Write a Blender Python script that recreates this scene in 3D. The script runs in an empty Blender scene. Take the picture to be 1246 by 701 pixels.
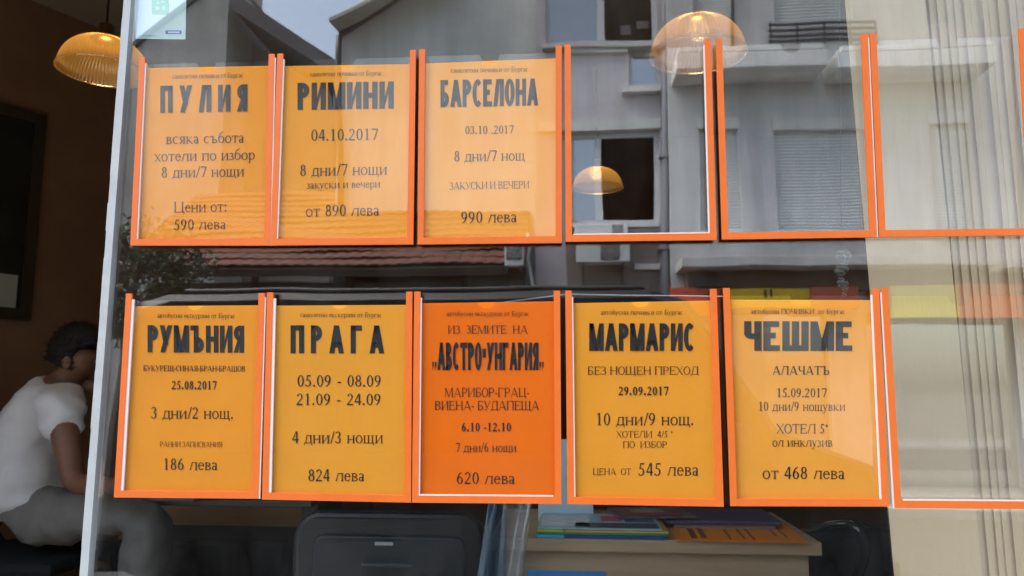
import bpy, bmesh, math, random
from mathutils import Vector, Matrix
random.seed(7)
R = math.radians
SC = bpy.context.scene
COL = SC.collection

# ------------------------------------------------------------------ camera
PW, PH, FPX = 1246.0, 701.0, 969.0
YAW, PITCH, ROLL = R(-4.276), R(7.258), R(0.159)
CAM = Vector((0.0, -1.231, 1.50))
_cy, _sy, _cp, _sp = math.cos(YAW), math.sin(YAW), math.cos(PITCH), math.sin(PITCH)
_f = Vector((_sy*_cp, _cy*_cp, _sp)); _r = Vector((_cy, -_sy, 0)); _u = _r.cross(_f)
_c, _s = math.cos(ROLL), math.sin(ROLL)
AX_R, AX_U, AX_F = _c*_r + _s*_u, -_s*_r + _c*_u, _f
cam = bpy.data.cameras.new('camera'); camo = bpy.data.objects.new('camera', cam); COL.objects.link(camo)
cam.sensor_width = 36; cam.lens = 36*FPX/PW; cam.clip_start = 0.05; cam.clip_end = 2000
cam.dof.use_dof = True; cam.dof.focus_distance = 1.27; cam.dof.aperture_fstop = 8.5
m = Matrix((AX_R, AX_U, -AX_F)).transposed().to_4x4(); m.translation = CAM
camo.matrix_world = m; SC.camera = camo

def at(px, py, y):
    """the point of the plane Y = y that the photo shows at a pixel"""
    d = AX_R*((px-PW/2)/FPX) - AX_U*((py-PH/2)/FPX) + AX_F
    return CAM + d*((y-CAM.y)/d.y)
def mirrored(px, py, Y):
    """a thing seen reflected in the window at apparent depth Y stands at -Y across the street"""
    p = at(px, py, Y); return Vector((p.x, -p.y, p.z))

# ------------------------------------------------------------------ light
SUN_EL, SUN_AZ = R(62), R(274)          # veiled sun high over the houses across the street
w = bpy.data.worlds.new('World'); SC.world = w; w.use_nodes = True
nt = w.node_tree; nt.nodes.clear()
sky = nt.nodes.new('ShaderNodeTexSky'); sky.sky_type = 'NISHITA'; sky.sun_disc = False
sky.sun_elevation = SUN_EL; sky.sun_rotation = SUN_AZ; sky.air_density = 1.2; sky.dust_density = 3.0; sky.ozone_density = 1.0
hs = nt.nodes.new('ShaderNodeHueSaturation'); hs.inputs['Saturation'].default_value = 0.75
bg = nt.nodes.new('ShaderNodeBackground'); bg.inputs['Strength'].default_value = 0.15
wo = nt.nodes.new('ShaderNodeOutputWorld')
nt.links.new(sky.outputs[0], hs.inputs['Color']); nt.links.new(hs.outputs[0], bg.inputs[0]); nt.links.new(bg.outputs[0], wo.inputs[0])
sl = bpy.data.lights.new('sun', 'SUN'); sl.energy = 2.6; sl.angle = R(60); sl.color = (1, .96, .9)
so = bpy.data.objects.new('sun', sl); COL.objects.link(so)
sd = Vector((math.sin(SUN_AZ)*math.cos(SUN_EL), math.cos(SUN_AZ)*math.cos(SUN_EL), math.sin(SUN_EL)))
so.rotation_euler = sd.to_track_quat('Z', 'Y').to_euler(); so.location = (0, 6, 12)
SC.view_settings.view_transform = 'Standard'; SC.view_settings.look = 'None'
SC.view_settings.exposure = 2.14; SC.view_settings.gamma = 1; SC.view_settings.use_curve_mapping = False
SC.cycles.max_bounces = 10; SC.cycles.transparent_max_bounces = 24; SC.cycles.use_denoising = True
SC.cycles.caustics_reflective = False; SC.cycles.caustics_refractive = False
SC.cycles.sample_clamp_indirect = 6

# ------------------------------------------------------------------ materials
MATS = {}
def mat(name, col, rough=0.6, metal=0.0, spec=0.5, var=0.0, scale=6.0, bump=0.0, bscale=60.0, emit=None, stretch=None, coat=0.0, dirt=None, streak=0.0):
    """procedural principled material: noise varies the colour by var, noise bump"""
    if name in MATS: return MATS[name]
    M = bpy.data.materials.new(name); M.use_nodes = True; t = M.node_tree; b = t.nodes['Principled BSDF']
    b.inputs['Base Color'].default_value = (*col, 1); b.inputs['Roughness'].default_value = rough
    b.inputs['Metallic'].default_value = metal; b.inputs['Specular IOR Level'].default_value = spec
    if coat: b.inputs['Coat Weight'].default_value = coat
    tc = t.nodes.new('ShaderNodeTexCoord'); mp = t.nodes.new('ShaderNodeMapping')
    t.links.new(tc.outputs['Object'], mp.inputs[0])
    if stretch: mp.inputs['Scale'].default_value = stretch
    if var:
        n = t.nodes.new('ShaderNodeTexNoise'); n.inputs['Scale'].default_value = scale; n.inputs['Detail'].default_value = 6
        n.inputs['Roughness'].default_value = 0.62
        t.links.new(mp.outputs[0], n.inputs['Vector'])
        r = t.nodes.new('ShaderNodeValToRGB')
        lo = dirt or tuple(c*(1-var) for c in col)
        r.color_ramp.elements[0].position = .3; r.color_ramp.elements[0].color = (*lo, 1)
        r.color_ramp.elements[1].position = .68; r.color_ramp.elements[1].color = (*[min(1, c*(1+var*.6)) for c in col], 1)
        t.links.new(n.outputs[0], r.inputs[0]); t.links.new(r.outputs[0], b.inputs['Base Color'])
    if streak:
        m2 = t.nodes.new('ShaderNodeMapping'); m2.inputs['Scale'].default_value = (1.6, 1.6, .12); t.links.new(tc.outputs['Object'], m2.inputs[0])
        n3 = t.nodes.new('ShaderNodeTexNoise'); n3.inputs['Scale'].default_value = 1.5; n3.inputs['Detail'].default_value = 8; n3.inputs['Roughness'].default_value = .7; t.links.new(m2.outputs[0], n3.inputs['Vector'])
        r3 = t.nodes.new('ShaderNodeMapRange'); r3.inputs['From Min'].default_value = .35; r3.inputs['From Max'].default_value = .62; r3.inputs['To Min'].default_value = 1-streak; r3.inputs['To Max'].default_value = 1
        t.links.new(n3.outputs[0], r3.inputs[0])
        mm = t.nodes.new('ShaderNodeMix'); mm.data_type = 'RGBA'; mm.blend_type = 'MULTIPLY'; mm.inputs[0].default_value = 1
        src = b.inputs['Base Color'].links[0].from_socket; t.links.new(src, mm.inputs[6]); t.links.new(r3.outputs[0], mm.inputs[7]); t.links.new(mm.outputs[2], b.inputs['Base Color'])
    if bump:
        n2 = t.nodes.new('ShaderNodeTexNoise'); n2.inputs['Scale'].default_value = bscale; n2.inputs['Detail'].default_value = 4
        t.links.new(mp.outputs[0], n2.inputs['Vector'])
        bp = t.nodes.new('ShaderNodeBump'); bp.inputs['Strength'].default_value = bump; bp.inputs['Distance'].default_value = .01
        t.links.new(n2.outputs[0], bp.inputs['Height']); t.links.new(bp.outputs[0], b.inputs['Normal'])
    if emit:
        b.inputs['Emission Color'].default_value = (*emit[0], 1); b.inputs['Emission Strength'].default_value = emit[1]
    MATS[name] = M; return M

def mixmat(name, parts):
    """mix of simple shaders: parts = [(kind, colour, roughness, weight), ...]"""
    if name in MATS: return MATS[name]
    M = bpy.data.materials.new(name); M.use_nodes = True; t = M.node_tree; t.nodes.clear()
    o = t.nodes.new('ShaderNodeOutputMaterial'); prev = None; tot = 0
    for kind, col, ro, wt in parts:
        n = t.nodes.new('ShaderNodeBsdf'+kind); n.inputs['Color'].default_value = (*col, 1)
        if 'Roughness' in n.inputs and ro is not None: n.inputs['Roughness'].default_value = ro
        tot += wt
        if prev is None: prev = n.outputs[0]; continue
        mx = t.nodes.new('ShaderNodeMixShader'); mx.inputs[0].default_value = wt/tot
        t.links.new(prev, mx.inputs[1]); t.links.new(n.outputs[0], mx.inputs[2]); prev = mx.outputs[0]
    t.links.new(prev, o.inputs[0]); MATS[name] = M; return M

def glass_mat(name, refl, tint=(1, 1, 1), edge=.35, veil=0.0):
    """coated pane: clear, with a mirror share that rises towards grazing angles"""
    M = bpy.data.materials.new(name); M.use_nodes = True; t = M.node_tree; t.nodes.clear()
    o = t.nodes.new('ShaderNodeOutputMaterial'); tr = t.nodes.new('ShaderNodeBsdfTransparent'); gl = t.nodes.new('ShaderNodeBsdfGlossy')
    tr.inputs[0].default_value = (*tint, 1); gl.inputs['Color'].default_value = (1, 1, 1, 1); gl.inputs['Roughness'].default_value = 0.0
    lw = t.nodes.new('ShaderNodeLayerWeight'); lw.inputs[0].default_value = .12
    mr = t.nodes.new('ShaderNodeMapRange'); mr.inputs['To Min'].default_value = refl; mr.inputs['To Max'].default_value = edge
    mx = t.nodes.new('ShaderNodeMixShader')
    tc = t.nodes.new('ShaderNodeTexCoord'); nz = t.nodes.new('ShaderNodeTexNoise'); nz.inputs['Scale'].default_value = 3.2; nz.inputs['Detail'].default_value = 1.5
    bp = t.nodes.new('ShaderNodeBump'); bp.inputs['Strength'].default_value = 1; bp.inputs['Distance'].default_value = .0005
    t.links.new(tc.outputs['Object'], nz.inputs['Vector']); t.links.new(nz.outputs[0], bp.inputs['Height']); t.links.new(bp.outputs[0], gl.inputs['Normal'])
    t.links.new(lw.outputs['Facing'], mr.inputs[0]); t.links.new(mr.outputs[0], mx.inputs[0])
    t.links.new(tr.outputs[0], mx.inputs[1]); t.links.new(gl.outputs[0], mx.inputs[2]); df = t.nodes.new('ShaderNodeBsdfDiffuse'); df.inputs[0].default_value = (.7, .72, .7, 1)
    m3 = t.nodes.new('ShaderNodeMapping'); m3.inputs['Scale'].default_value = (1.4, 1, .7); m3.inputs['Rotation'].default_value = (0, .5, 0); t.links.new(tc.outputs['Object'], m3.inputs[0])
    n3 = t.nodes.new('ShaderNodeTexNoise'); n3.inputs['Scale'].default_value = 7; n3.inputs['Detail'].default_value = 9; n3.inputs['Roughness'].default_value = .75; t.links.new(m3.outputs[0], n3.inputs['Vector'])
    r3 = t.nodes.new('ShaderNodeMapRange'); r3.inputs['From Min'].default_value = .45; r3.inputs['From Max'].default_value = .75; r3.inputs['To Max'].default_value = veil; t.links.new(n3.outputs[0], r3.inputs[0])
    mv = t.nodes.new('ShaderNodeMixShader'); t.links.new(r3.outputs[0], mv.inputs[0]); t.links.new(mx.outputs[0], mv.inputs[1]); t.links.new(df.outputs[0], mv.inputs[2])
    t.links.new(mv.outputs[0], o.inputs[0])
    MATS[name] = M; return M

# ------------------------------------------------------------------ mesh helpers
class MB:
    def __init__(s): s.bm = bmesh.new()
    def poly(s, pts):
        return s.bm.faces.new([s.bm.verts.new(p) for p in pts])
    def box(s, a, b, bevel=0.0, rot=None, piv=None):
        x0, y0, z0 = [min(a[i], b[i]) for i in range(3)]; x1, y1, z1 = [max(a[i], b[i]) for i in range(3)]
        r = bmesh.ops.create_cube(s.bm, size=1)['verts']
        bmesh.ops.scale(s.bm, vec=(x1-x0, y1-y0, z1-z0), verts=r)
        bmesh.ops.translate(s.bm, vec=((x0+x1)/2, (y0+y1)/2, (z0+z1)/2), verts=r)
        if rot is not None:
            bmesh.ops.rotate(s.bm, cent=piv or ((x0+x1)/2, (y0+y1)/2, (z0+z1)/2), matrix=rot, verts=r)
        if bevel:
            ed = list({e for v in r for e in v.link_edges})
            bmesh.ops.bevel(s.bm, geom=ed, offset=bevel, segments=2, affect='EDGES', profile=.6)
        return s
    def hexa(s, f4, b4):
        """solid from a front quad and a back quad with the same winding"""
        f = [s.bm.verts.new(p) for p in f4]; b = [s.bm.verts.new(p) for p in b4]
        s.bm.faces.new(f); s.bm.faces.new(b[::-1])
        for i in range(len(f)):
            j = (i+1) % len(f); s.bm.faces.new((f[j], f[i], b[i], b[j]))
        return s
    def tube(s, pts, rad, n=10, cap=True):
        pts = [Vector(p) for p in pts]; rings = []
        rr = rad if isinstance(rad, (list, tuple)) else [rad]*len(pts)
        up = Vector((0.31, .22, .93))
        for i, p in enumerate(pts):
            d = (pts[min(i+1, len(pts)-1)] - pts[max(i-1, 0)]).normalized()
            a = d.cross(up); a = a.normalized() if a.length > 1e-4 else d.orthogonal().normalized(); b = d.cross(a)
            rings.append([s.bm.verts.new(p + (a*math.cos(2*math.pi*k/n) + b*math.sin(2*math.pi*k/n))*rr[i]) for k in range(n)])
        for i in range(len(rings)-1):
            for k in range(n):
                s.bm.faces.new((rings[i][k], rings[i][(k+1) % n], rings[i+1][(k+1) % n], rings[i+1][k]))
        if cap: s.bm.faces.new(rings[0][::-1]); s.bm.faces.new(rings[-1])
        return s
    def lathe(s, prof, c, n=48, ribs=0, amp=0.0, close=False):
        rings = []
        for r, z in prof:
            rings.append([s.bm.verts.new((c[0] + (r + (amp*math.cos(ribs*2*math.pi*k/n) if ribs else 0)*min(1, r/.05))*math.cos(2*math.pi*k/n),
                                          c[1] + (r + (amp*math.cos(ribs*2*math.pi*k/n) if ribs else 0)*min(1, r/.05))*math.sin(2*math.pi*k/n), c[2]+z)) for k in range(n)])
        for i in range(len(rings)-1):
            for k in range(n):
                s.bm.faces.new((rings[i][k], rings[i][(k+1) % n], rings[i+1][(k+1) % n], rings[i+1][k]))
        if close: s.bm.faces.new(rings[0][::-1]); s.bm.faces.new(rings[-1])
        return s
    def ball(s, c, r, sc=(1, 1, 1), n=16):
        v = bmesh.ops.create_uvsphere(s.bm, u_segments=n, v_segments=max(6, n//2), radius=r)['verts']
        bmesh.ops.scale(s.bm, vec=sc, verts=v); bmesh.ops.translate(s.bm, vec=c, verts=v); return s
    def build(s, name, material, parent=None, smooth=False, recalc=True):
        if recalc: bmesh.ops.recalc_face_normals(s.bm, faces=s.bm.faces)
        me = bpy.data.meshes.new(name); s.bm.to_mesh(me); s.bm.free(); me.materials.append(material)
        if smooth:
            for p in me.polygons: p.use_smooth = True
        o = bpy.data.objects.new(name, me); COL.objects.link(o)
        if parent is not None:
            o.parent = parent; o.matrix_parent_inverse = Matrix.Translation(-base_of(parent))
        return o
def base_of(o):
    if o.parent is None: return Vector(o.location)
    return base_of(o.parent) + o.matrix_parent_inverse.translation + Vector(o.location)
def tag(o, label=None, cat=None, group=None, kind=None):
    if label: o['label'] = label
    if cat: o['category'] = cat
    if group: o['group'] = group
    if kind: o['kind'] = kind
    return o
def thing(name, loc, label, cat, group=None):
    o = bpy.data.objects.new(name, None); COL.objects.link(o); o.location = loc; o.empty_display_size = .05
    return tag(o, label, cat, group)

# walls with openings: rectangles in x, z; front face looks to +Y or -Y
def wall_mesh(mb, x0, x1, z0, z1, yf, yb, holes):
    xs = sorted({x0, x1, *[v for h in holes for v in (h[0], h[1])]}); zs = sorted({z0, z1, *[v for h in holes for v in (h[2], h[3])]})
    xs = [x for x in xs if x0 <= x <= x1]; zs = [z for z in zs if z0 <= z <= z1]
    def hole(i, j):
        if i < 0 or j < 0 or i >= len(xs)-1 or j >= len(zs)-1: return True
        cx, cz = (xs[i]+xs[i+1])/2, (zs[j]+zs[j+1])/2
        return any(h[0] < cx < h[1] and h[2] < cz < h[3] for h in holes)
    cache = {}
    def v(x, y, z):
        k = (round(x, 5), round(y, 5), round(z, 5))
        if k not in cache: cache[k] = mb.bm.verts.new((x, y, z))
        return cache[k]
    for i in range(len(xs)-1):
        for j in range(len(zs)-1):
            if hole(i, j): continue
            a, b, c, d = xs[i], xs[i+1], zs[j], zs[j+1]
            mb.bm.faces.new([v(a, yf, c), v(b, yf, c), v(b, yf, d), v(a, yf, d)])
            mb.bm.faces.new([v(a, yb, d), v(b, yb, d), v(b, yb, c), v(a, yb, c)])
            if hole(i-1, j): mb.bm.faces.new([v(a, yf, c), v(a, yf, d), v(a, yb, d), v(a, yb, c)])
            if hole(i+1, j): mb.bm.faces.new([v(b, yf, d), v(b, yf, c), v(b, yb, c), v(b, yb, d)])
            if hole(i, j-1): mb.bm.faces.new([v(b, yf, c), v(a, yf, c), v(a, yb, c), v(b, yb, c)])
            if hole(i, j+1): mb.bm.faces.new([v(a, yf, d), v(b, yf, d), v(b, yb, d), v(a, yb, d)])

# ------------------------------------------------------------------ colours
FLOOR_Z = 0.36
M_ORANGE = mat('orange_strip', (.62, .125, .012), .45, var=.06, scale=30)
M_LINING = mat('pale_plastic_edge', (.62, .56, .54), .5)
M_INK = mat('black_ink', (.012, .011, .010), .5)
M_GLASS = glass_mat('coated_window_glass', .104, (.975, .985, .98), .28, .010)
M_POCKET = glass_mat('clear_pocket', .080, (.985, .99, .99), .2, .006)
M_BLACK = mat('black_plastic', (.008, .009, .010), .42, bump=.15, bscale=300)
M_BLACKFAB = mat('black_fabric', (.010, .011, .012), .85, bump=.3, bscale=400)
M_WOOD = mat('beech_laminate', (.56, .41, .25), .45, var=.16, scale=3, stretch=(1, 6, 14))
M_WALLIN = mat('brown_plaster', (.195, .105, .052), .85, var=.14, scale=4, bump=.2, bscale=90)
M_CEIL = mat('ceiling_paint', (.30, .24, .17), .9, var=.08)
M_FLOORIN = mat('dark_floor_tiles', (.07, .055, .045), .5, var=.2, scale=5)
M_TRIM = mat('white_aluminium', (.37, .40, .41), .4, var=.12, scale=20)
M_ASPH = mat('asphalt', (.055, .055, .057), .9, var=.25, scale=2.5, bump=.5, bscale=120)
M_PAVE = mat('paving', (.24, .23, .22), .85, var=.18, scale=3, bump=.3, bscale=60)
M_KERB = mat('kerb_stone', (.30, .29, .28), .8, var=.15, scale=5)
M_SOIL = mat('ground', (.12, .11, .09), .9, var=.25, scale=.6)

# ------------------------------------------------------------------ ground
def struct(name, mb, m): return tag(mb.build(name, m), kind='structure')
g = MB(); g.poly([(-400, -400, -.16), (400, -400, -.16), (400, 400, -.16), (-400, 400, -.16)]); struct('ground', g, M_SOIL)
g = MB(); g.box((-60, -3.6, -.15), (60, .2, 0)); struct('pavement', g, M_PAVE)
g = MB(); g.box((-60, -3.75, -.15), (60, -3.602, .004), .01); struct('kerb', g, M_KERB)
g = MB(); g.box((-60, -9.6, -.155), (60, -3.76, -.12)); struct('road', g, M_ASPH)
g = MB(); g.box((-60, -9.75, -.15), (60, -9.602, .004), .01); struct('kerb', g, M_KERB)
g = MB(); g.box((-60, -30, -.15), (60, -9.752, 0)); struct('pavement', g, M_PAVE)

# ------------------------------------------------------------------ the shop: front wall, room
PANE_L = at(130, 350, 0).x; PANE_R = 1.55; PANE_B, PANE_T = .80, 2.62
DOOR_L = PANE_L - 2.3
shop = thing('shop_building', (0, 0, 0), 'dark brown shop interior behind the poster window, with its street front wall', 'building')
g = MB()
wall_mesh(g, -7, 6, 0, 4.2, -.14, .14, [(DOOR_L, PANE_L-.02, FLOOR_Z, PANE_T), (PANE_L-.02, PANE_R+.02, PANE_B-.02, PANE_T)])
g.build('front_wall', mat('rendered_front', (.42, .38, .33), .85, var=.1, scale=2, bump=.3), shop)
g = MB(); g.box((-6.5, .142, FLOOR_Z-.2), (5.5, 5.5, FLOOR_Z)); g.build('floor', M_FLOORIN, shop)
g = MB(); g.box((-6.5, .142, 3.5), (5.5, 5.5, 3.7)); g.build('ceiling', M_CEIL, shop)
g = MB(); g.box((-6.5, 5.0, FLOOR_Z+.001), (5.5, 5.25, 3.499)); g.build('back_wall', M_WALLIN, shop)
g = MB(); g.box((5.3, .142, FLOOR_Z+.001), (5.5, 4.998, 3.499)); g.build('side_wall', M_WALLIN, shop)
# the left wall runs obliquely to the back
LW = at(57, 140, 2.6); ld = Vector((math.sin(R(26.6)), math.cos(R(26.6)), 0)); ln = Vector((ld.y, -ld.x, 0))
def lw_pt(t, z, off=0.0):
    p = Vector((LW.x, LW.y, 0)) + ld*t + ln*off; return Vector((p.x, p.y, z))
t0, t1 = -(2.44/ld.y), 2.38/ld.y
g = MB(); g.hexa([lw_pt(t0, FLOOR_Z+.001), lw_pt(t1, FLOOR_Z+.001), lw_pt(t1, 3.499), lw_pt(t0, 3.499)],
                 [lw_pt(t0, FLOOR_Z+.001, -.1), lw_pt(t1, FLOOR_Z+.001, -.1), lw_pt(t1, 3.499, -.1), lw_pt(t0, 3.499, -.1)])
g.build('side_wall', M_WALLIN, shop)
g = MB(); g.box((DOOR_L, -.5, 0.001), (PANE_L, -.142, .18), .01); g.build('step', M_KERB, shop)

# window: pane in thin white frame
win = thing('shop_window', (0, 0, PANE_B), 'large reflecting glass pane of the shop front, edged by a thin white strip', 'window')
g = MB(); g.box((PANE_L+.004, 0, PANE_B), (PANE_R, .006, PANE_T)); g.build('pane', M_GLASS, win)
g = MB()
p0, p1 = at(157, 0, 0), at(104, 701, 0)
def edge_x(z): return p0.x + (p1.x-p0.x)*(z-p0.z)/(p1.z-p0.z)
zz = [PANE_B] + [PANE_B + (PANE_T-PANE_B)*k/40 for k in range(1, 40)] + [PANE_T]
for a, b in zip(zz[:-1], zz[1:]):
    j0 = random.uniform(-.0006, .0006)
    g.hexa([(edge_x(a)-.006+j0, -.006, a), (edge_x(a)+.007, -.006, a), (edge_x(b)+.007, -.006, b), (edge_x(b)-.006+j0, -.006, b)],
           [(edge_x(a)-.006+j0, .010, a), (edge_x(a)+.007, .010, a), (edge_x(b)+.007, .010, b), (edge_x(b)-.006+j0, .010, b)])
g.build('edge_strip', M_TRIM, win)
g = MB(); g.box((PANE_L, -.03, PANE_T), (PANE_R+.018, .03, PANE_T+.04)); g.build('frame', M_TRIM, win)
g = MB(); g.box((PANE_L, -.03, PANE_B-.018), (PANE_R+.018, .03, PANE_B-.001)); g.build('frame', M_TRIM, win)
g = MB(); g.box((PANE_R+.001, -.03, PANE_B), (PANE_R+.018, .03, PANE_T-.001)); g.build('frame', M_TRIM, win)

# ------------------------------------------------------------------ lettering: a small serif face and a bold grotesque, built from strokes
class Pen:
    def __init__(s): s.P = []
    def q(s, *p): s.P.append(list(p))
    def rect(s, x0, y0, x1, y1): s.q((x0, y0), (x1, y0), (x1, y1), (x0, y1))
    def diag(s, x0, y0, x1, y1, w): s.q((x0, y0), (x0+w, y0), (x1+w, y1), (x1, y1))
    def arc(s, cx, cy, rx, ry, a0, a1, T, t, n=18):
        for k in range(n):
            u, v = R(a0+(a1-a0)*k/n), R(a0+(a1-a0)*(k+1)/n)
            f = lambda a, rx, ry: (cx+rx*math.cos(a), cy+ry*math.sin(a))
            ri, rj = max(rx-T, .004), max(ry-t, .004)
            s.q(f(u, rx, ry), f(v, rx, ry), f(v, ri, rj), f(u, ri, rj))
def glyph(ch, st):
    """polygons and advance width of one character; st = T thick, t thin, s serif, k width"""
    T, t, sf, k = st['T'], st['t'], st['s'], st['k']
    CAP, XH = st.get('cap', .66), st.get('xh', .45)
    p = Pen(); low = ch.islower(); h = XH if low else CAP
    if low: T *= .86; sf *= .85
    w = h*k
    th = .028
    def foot(x, y=0.0):
        if sf: p.rect(x-sf, y, x+T+sf, y+th)
    def head(x, y=None):
        if sf: y = h if y is None else y; p.rect(x-sf, y-th, x+T+sf, y)
    def stem(x, y0=0.0, y1=None, top=True, bot=True):
        y1 = h if y1 is None else y1; p.rect(x, y0, x+T, y1)
        if bot and y0 <= 0.001: foot(x)
        if top and y1 >= h-.001: head(x)
    def drop(x, y, d):          # small vertical serif on an arm
        if sf: p.rect(x, y-(d if d > 0 else 0), x+t*.9, y-(d if d < 0 else 0))
    U = ch.upper()
    if ch == 'а':
        w = h*.84; p.arc(w*.40, h*.27, w*.40, h*.28, 0, 360, T, t); stem(w*.62, 0, h*.72, bot=False)
        p.arc(w*.40, h*.70, w*.22+T, h*.30, 0, 160, T, t); p.rect(w*.62+T, 0, w*.62+T+sf, th); return p.P, w*.62+T+sf+.02
    if ch == 'б':
        w = h*.98; p.arc(w/2, h*.5, w/2, h*.5, 0, 360, T, t); p.arc(w*.62, h*.62, w*.62, h*.86, 95, 180, T*.8, t); p.arc(w*.62, h*1.62, w*.3, h*.18, 250, 340, t, t); return p.P, w
    if ch == 'е':
        w = h*.9; p.arc(w/2, h/2, w/2, h/2, 0, 325, T, t); p.rect(T*.6, h*.54, w-T*.35, h*.54+t); return p.P, w
    if ch == 'р':
        w = h*1.0; p.rect(sf, -.2, sf+T, h*.98); p.rect(0, h*.93, sf+T, h*.98); foot(sf, -.2); p.arc(sf+w*.45, h/2, w*.5, h*.5, -150, 150, T, t); return p.P, sf+w*.95
    if ch == 'у':
        w = h*.98; p.diag(w*.40, .02, 0, h, T); p.diag(w*.16, -.17, w*.82, h, t); p.arc(w*.1, -.14, .07, .06, 180, 330, .07, .05)
        if sf: p.rect(-sf, h-th, T+sf, h); p.rect(w*.82-sf, h-th, w*.82+sf+t, h)
        return p.P, w
    if U in 'ПНИЙШЩЦ':
        w2 = w*1.36 if U in 'ШЩ' else w
        o = sf; stem(o); stem(o+w2-T)
        if U == 'П': p.rect(o, h-t, o+w2, h)
        if U == 'Н': p.rect(o, h*.5-t/2, o+w2, h*.5+t/2)
        if U in 'ИЙ': p.q((o+T*.9, h*.06), (o+w2-T*.9, h*.94-t*1.3), (o+w2-T*.9, h*.94), (o+T*.9, h*.06+t*1.3)) if sf else p.q((o+T*.9, 0), (o+T*.9, T*1.25), (o+w2-T*.9, h), (o+w2-T*.9, h-T*1.25))
        if U == 'Й': p.arc(o+w2/2, h*1.28, h*.24, h*.16, 190, 350, t*1.5, t*1.5)
        if U in 'ШЩЦ': p.rect(o, 0, o+w2, max(t, th))
        if U in 'ШЩ': stem(o+w2/2-T/2)
        if U in 'ЩЦ': p.rect(o+w2, 0, o+w2+sf+t, max(t, th)); p.rect(o+w2+sf*.6, -.12, o+w2+sf*.6+t*1.2, .01)
        return p.P, o+w2+sf+(t if U in 'ЩЦ' else 0)
    if U == 'Ч':
        o = sf; stem(o+w*.9-T); p.rect(o, h*.55, o+T, h); head(o); p.arc(o+w*.38, h*.60, w*.38, h*.2, 180, 285, T, t); p.rect(o+w*.36, h*.4, o+w*.9-T*.5, h*.4+t); return p.P, o+w*.9+sf
    if U in 'ЛД':
        o = sf; x = o+w-T
        p.rect(x, 0, x+T, h); p.rect(o+w*.25, h-t, x+T, h)
        wd = t*1.4 if sf else T
        if U == 'Л':
            foot(x); head(x); p.diag(o*.6+(0 if sf else 0), 0 if not sf else .03, o+w*.27, h, wd)
            if sf: p.arc(o*.4+.02, .035, .035, .035, 0, 360, .03, .03, 8)
        else:
            p.diag(o+w*.08, t, o+w*.27, h, wd); p.rect(-.02+o*.4, 0, x+T+sf, max(t, th)); p.rect(o*.4-.02, -.11, o*.4-.02+t, .01); p.rect(x+T+sf-t, -.11, x+T+sf, .01); head(x)
        return p.P, o+w+sf
    if U == 'А':
        w = w*1.08; o = sf; wl = t if sf else T
        p.diag(o, 0, o+w*.5-T*.5, h, wl); p.q((o+w-T, 0), (o+w, 0), (o+w*.5+T*.45, h), (o+w*.5-T*.6, h)); p.rect(o+w*.2, h*.3-t/2, o+w*.8, h*.3+t/2)
        if sf: p.rect(0, 0, o+t+sf, th); p.rect(o+w-T-sf, 0, o+w+sf, th)
        return p.P, o+w+sf*.7
    if U == 'М':
        w = w*1.22; o = sf; wl = t if sf else T
        p.rect(o, 0, o+wl, h); stem(o+w-T); p.q((o, h), (o+T, h), (o+w*.5+T*.35, 0), (o+w*.5-T*.55, 0)); p.q((o+w-T, h), (o+w-T*.4, h), (o+w*.5+wl*.5, 0), (o+w*.5-wl*.5, 0))
        if sf: p.rect(o-sf, 0, o+t+sf, th); p.rect(o-sf, h-th, o+T, h)
        return p.P, o+w+sf
    if U == 'У':
        wl = t*1.2 if sf else T; p.q((0, h), (T, h), (w*.5+T*.5, h*.28), (w*.5-T*.5, h*.28)); p.q((w-wl, h), (w, h), (w*.42, 0), (w*.42-wl, 0))
        p.arc(w*.24, h*.09, w*.16, h*.09, 180, 350, t*1.6, t) if sf else p.rect(w*.12, 0, w*.36, t)
        if sf: p.rect(-sf, h-th, T+sf, h); p.rect(w-t-sf, h-th, w+sf, h)
        return p.P, w
    if U == 'Х':
        wl = t if sf else T; p.q((0, h), (T, h), (w, 0), (w-T, 0)); p.q((w-wl-.02, h), (w-.02, h), (wl+.02, 0), (.02, 0))
        if sf:
            for a, y in ((0, 0), (w-T, 0), (0, h-th), (w-T, h-th)): p.rect(a-sf*.7, y, a+T+sf*.7, y+th)
        return p.P, w
    if U == 'К':
        o = sf; stem(o); wl = t*1.3 if sf else T
        p.q((o+T*.9, h*.42), (o+T*.9+wl*.4, h*.42), (o+w*.9, h), (o+w*.9-wl, h)); p.q((o+w-T, 0), (o+w+.01, 0), (o+T+w*.16, h*.58), (o+T+w*.02, h*.46))
        if sf: p.rect(o+w-T-sf*.5, 0, o+w+sf, th)
        return p.P, o+w+sf*.7
    if U == 'Ж':
        w = w*1.45; c = w/2; stem(c-T/2); wl = t*1.2
        for s in (-1, 1):
            p.q((c+s*T*.3, h*.5), (c+s*(T*.3+.03), h*.44), (c+s*(c), h), (c+s*(c-wl), h)); p.q((c+s*T*.3, h*.48), (c+s*(T*.5), h*.6), (c+s*c, 0), (c+s*(c-T), 0))
        return p.P, w+.02
    if U in 'ТГЕ':
        o = sf
        if U == 'Т':
            w *= .98; stem(w/2-T/2+.01, top=False); p.rect(.01, h-t, w+.01, h); drop(.01, h, h*.24); drop(w+.01-t*.9, h, h*.24); return p.P, w+.02
        stem(o); w2 = w*.82
        p.rect(o, h-t, o+w2, h); drop(o+w2-t*.9, h, h*.24)
        if U == 'Е':
            p.rect(o, 0, o+w2+.02, t); p.rect(o, h*.52-t/2, o+w2*.78, h*.52+t/2)
            if sf: p.rect(o+w2+.02-t*.9, 0, o+w2+.02, h*.24); p.rect(o+w2*.78-t*.9, h*.4, o+w2*.78, h*.64)
        return p.P, o+w2+.04
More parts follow.
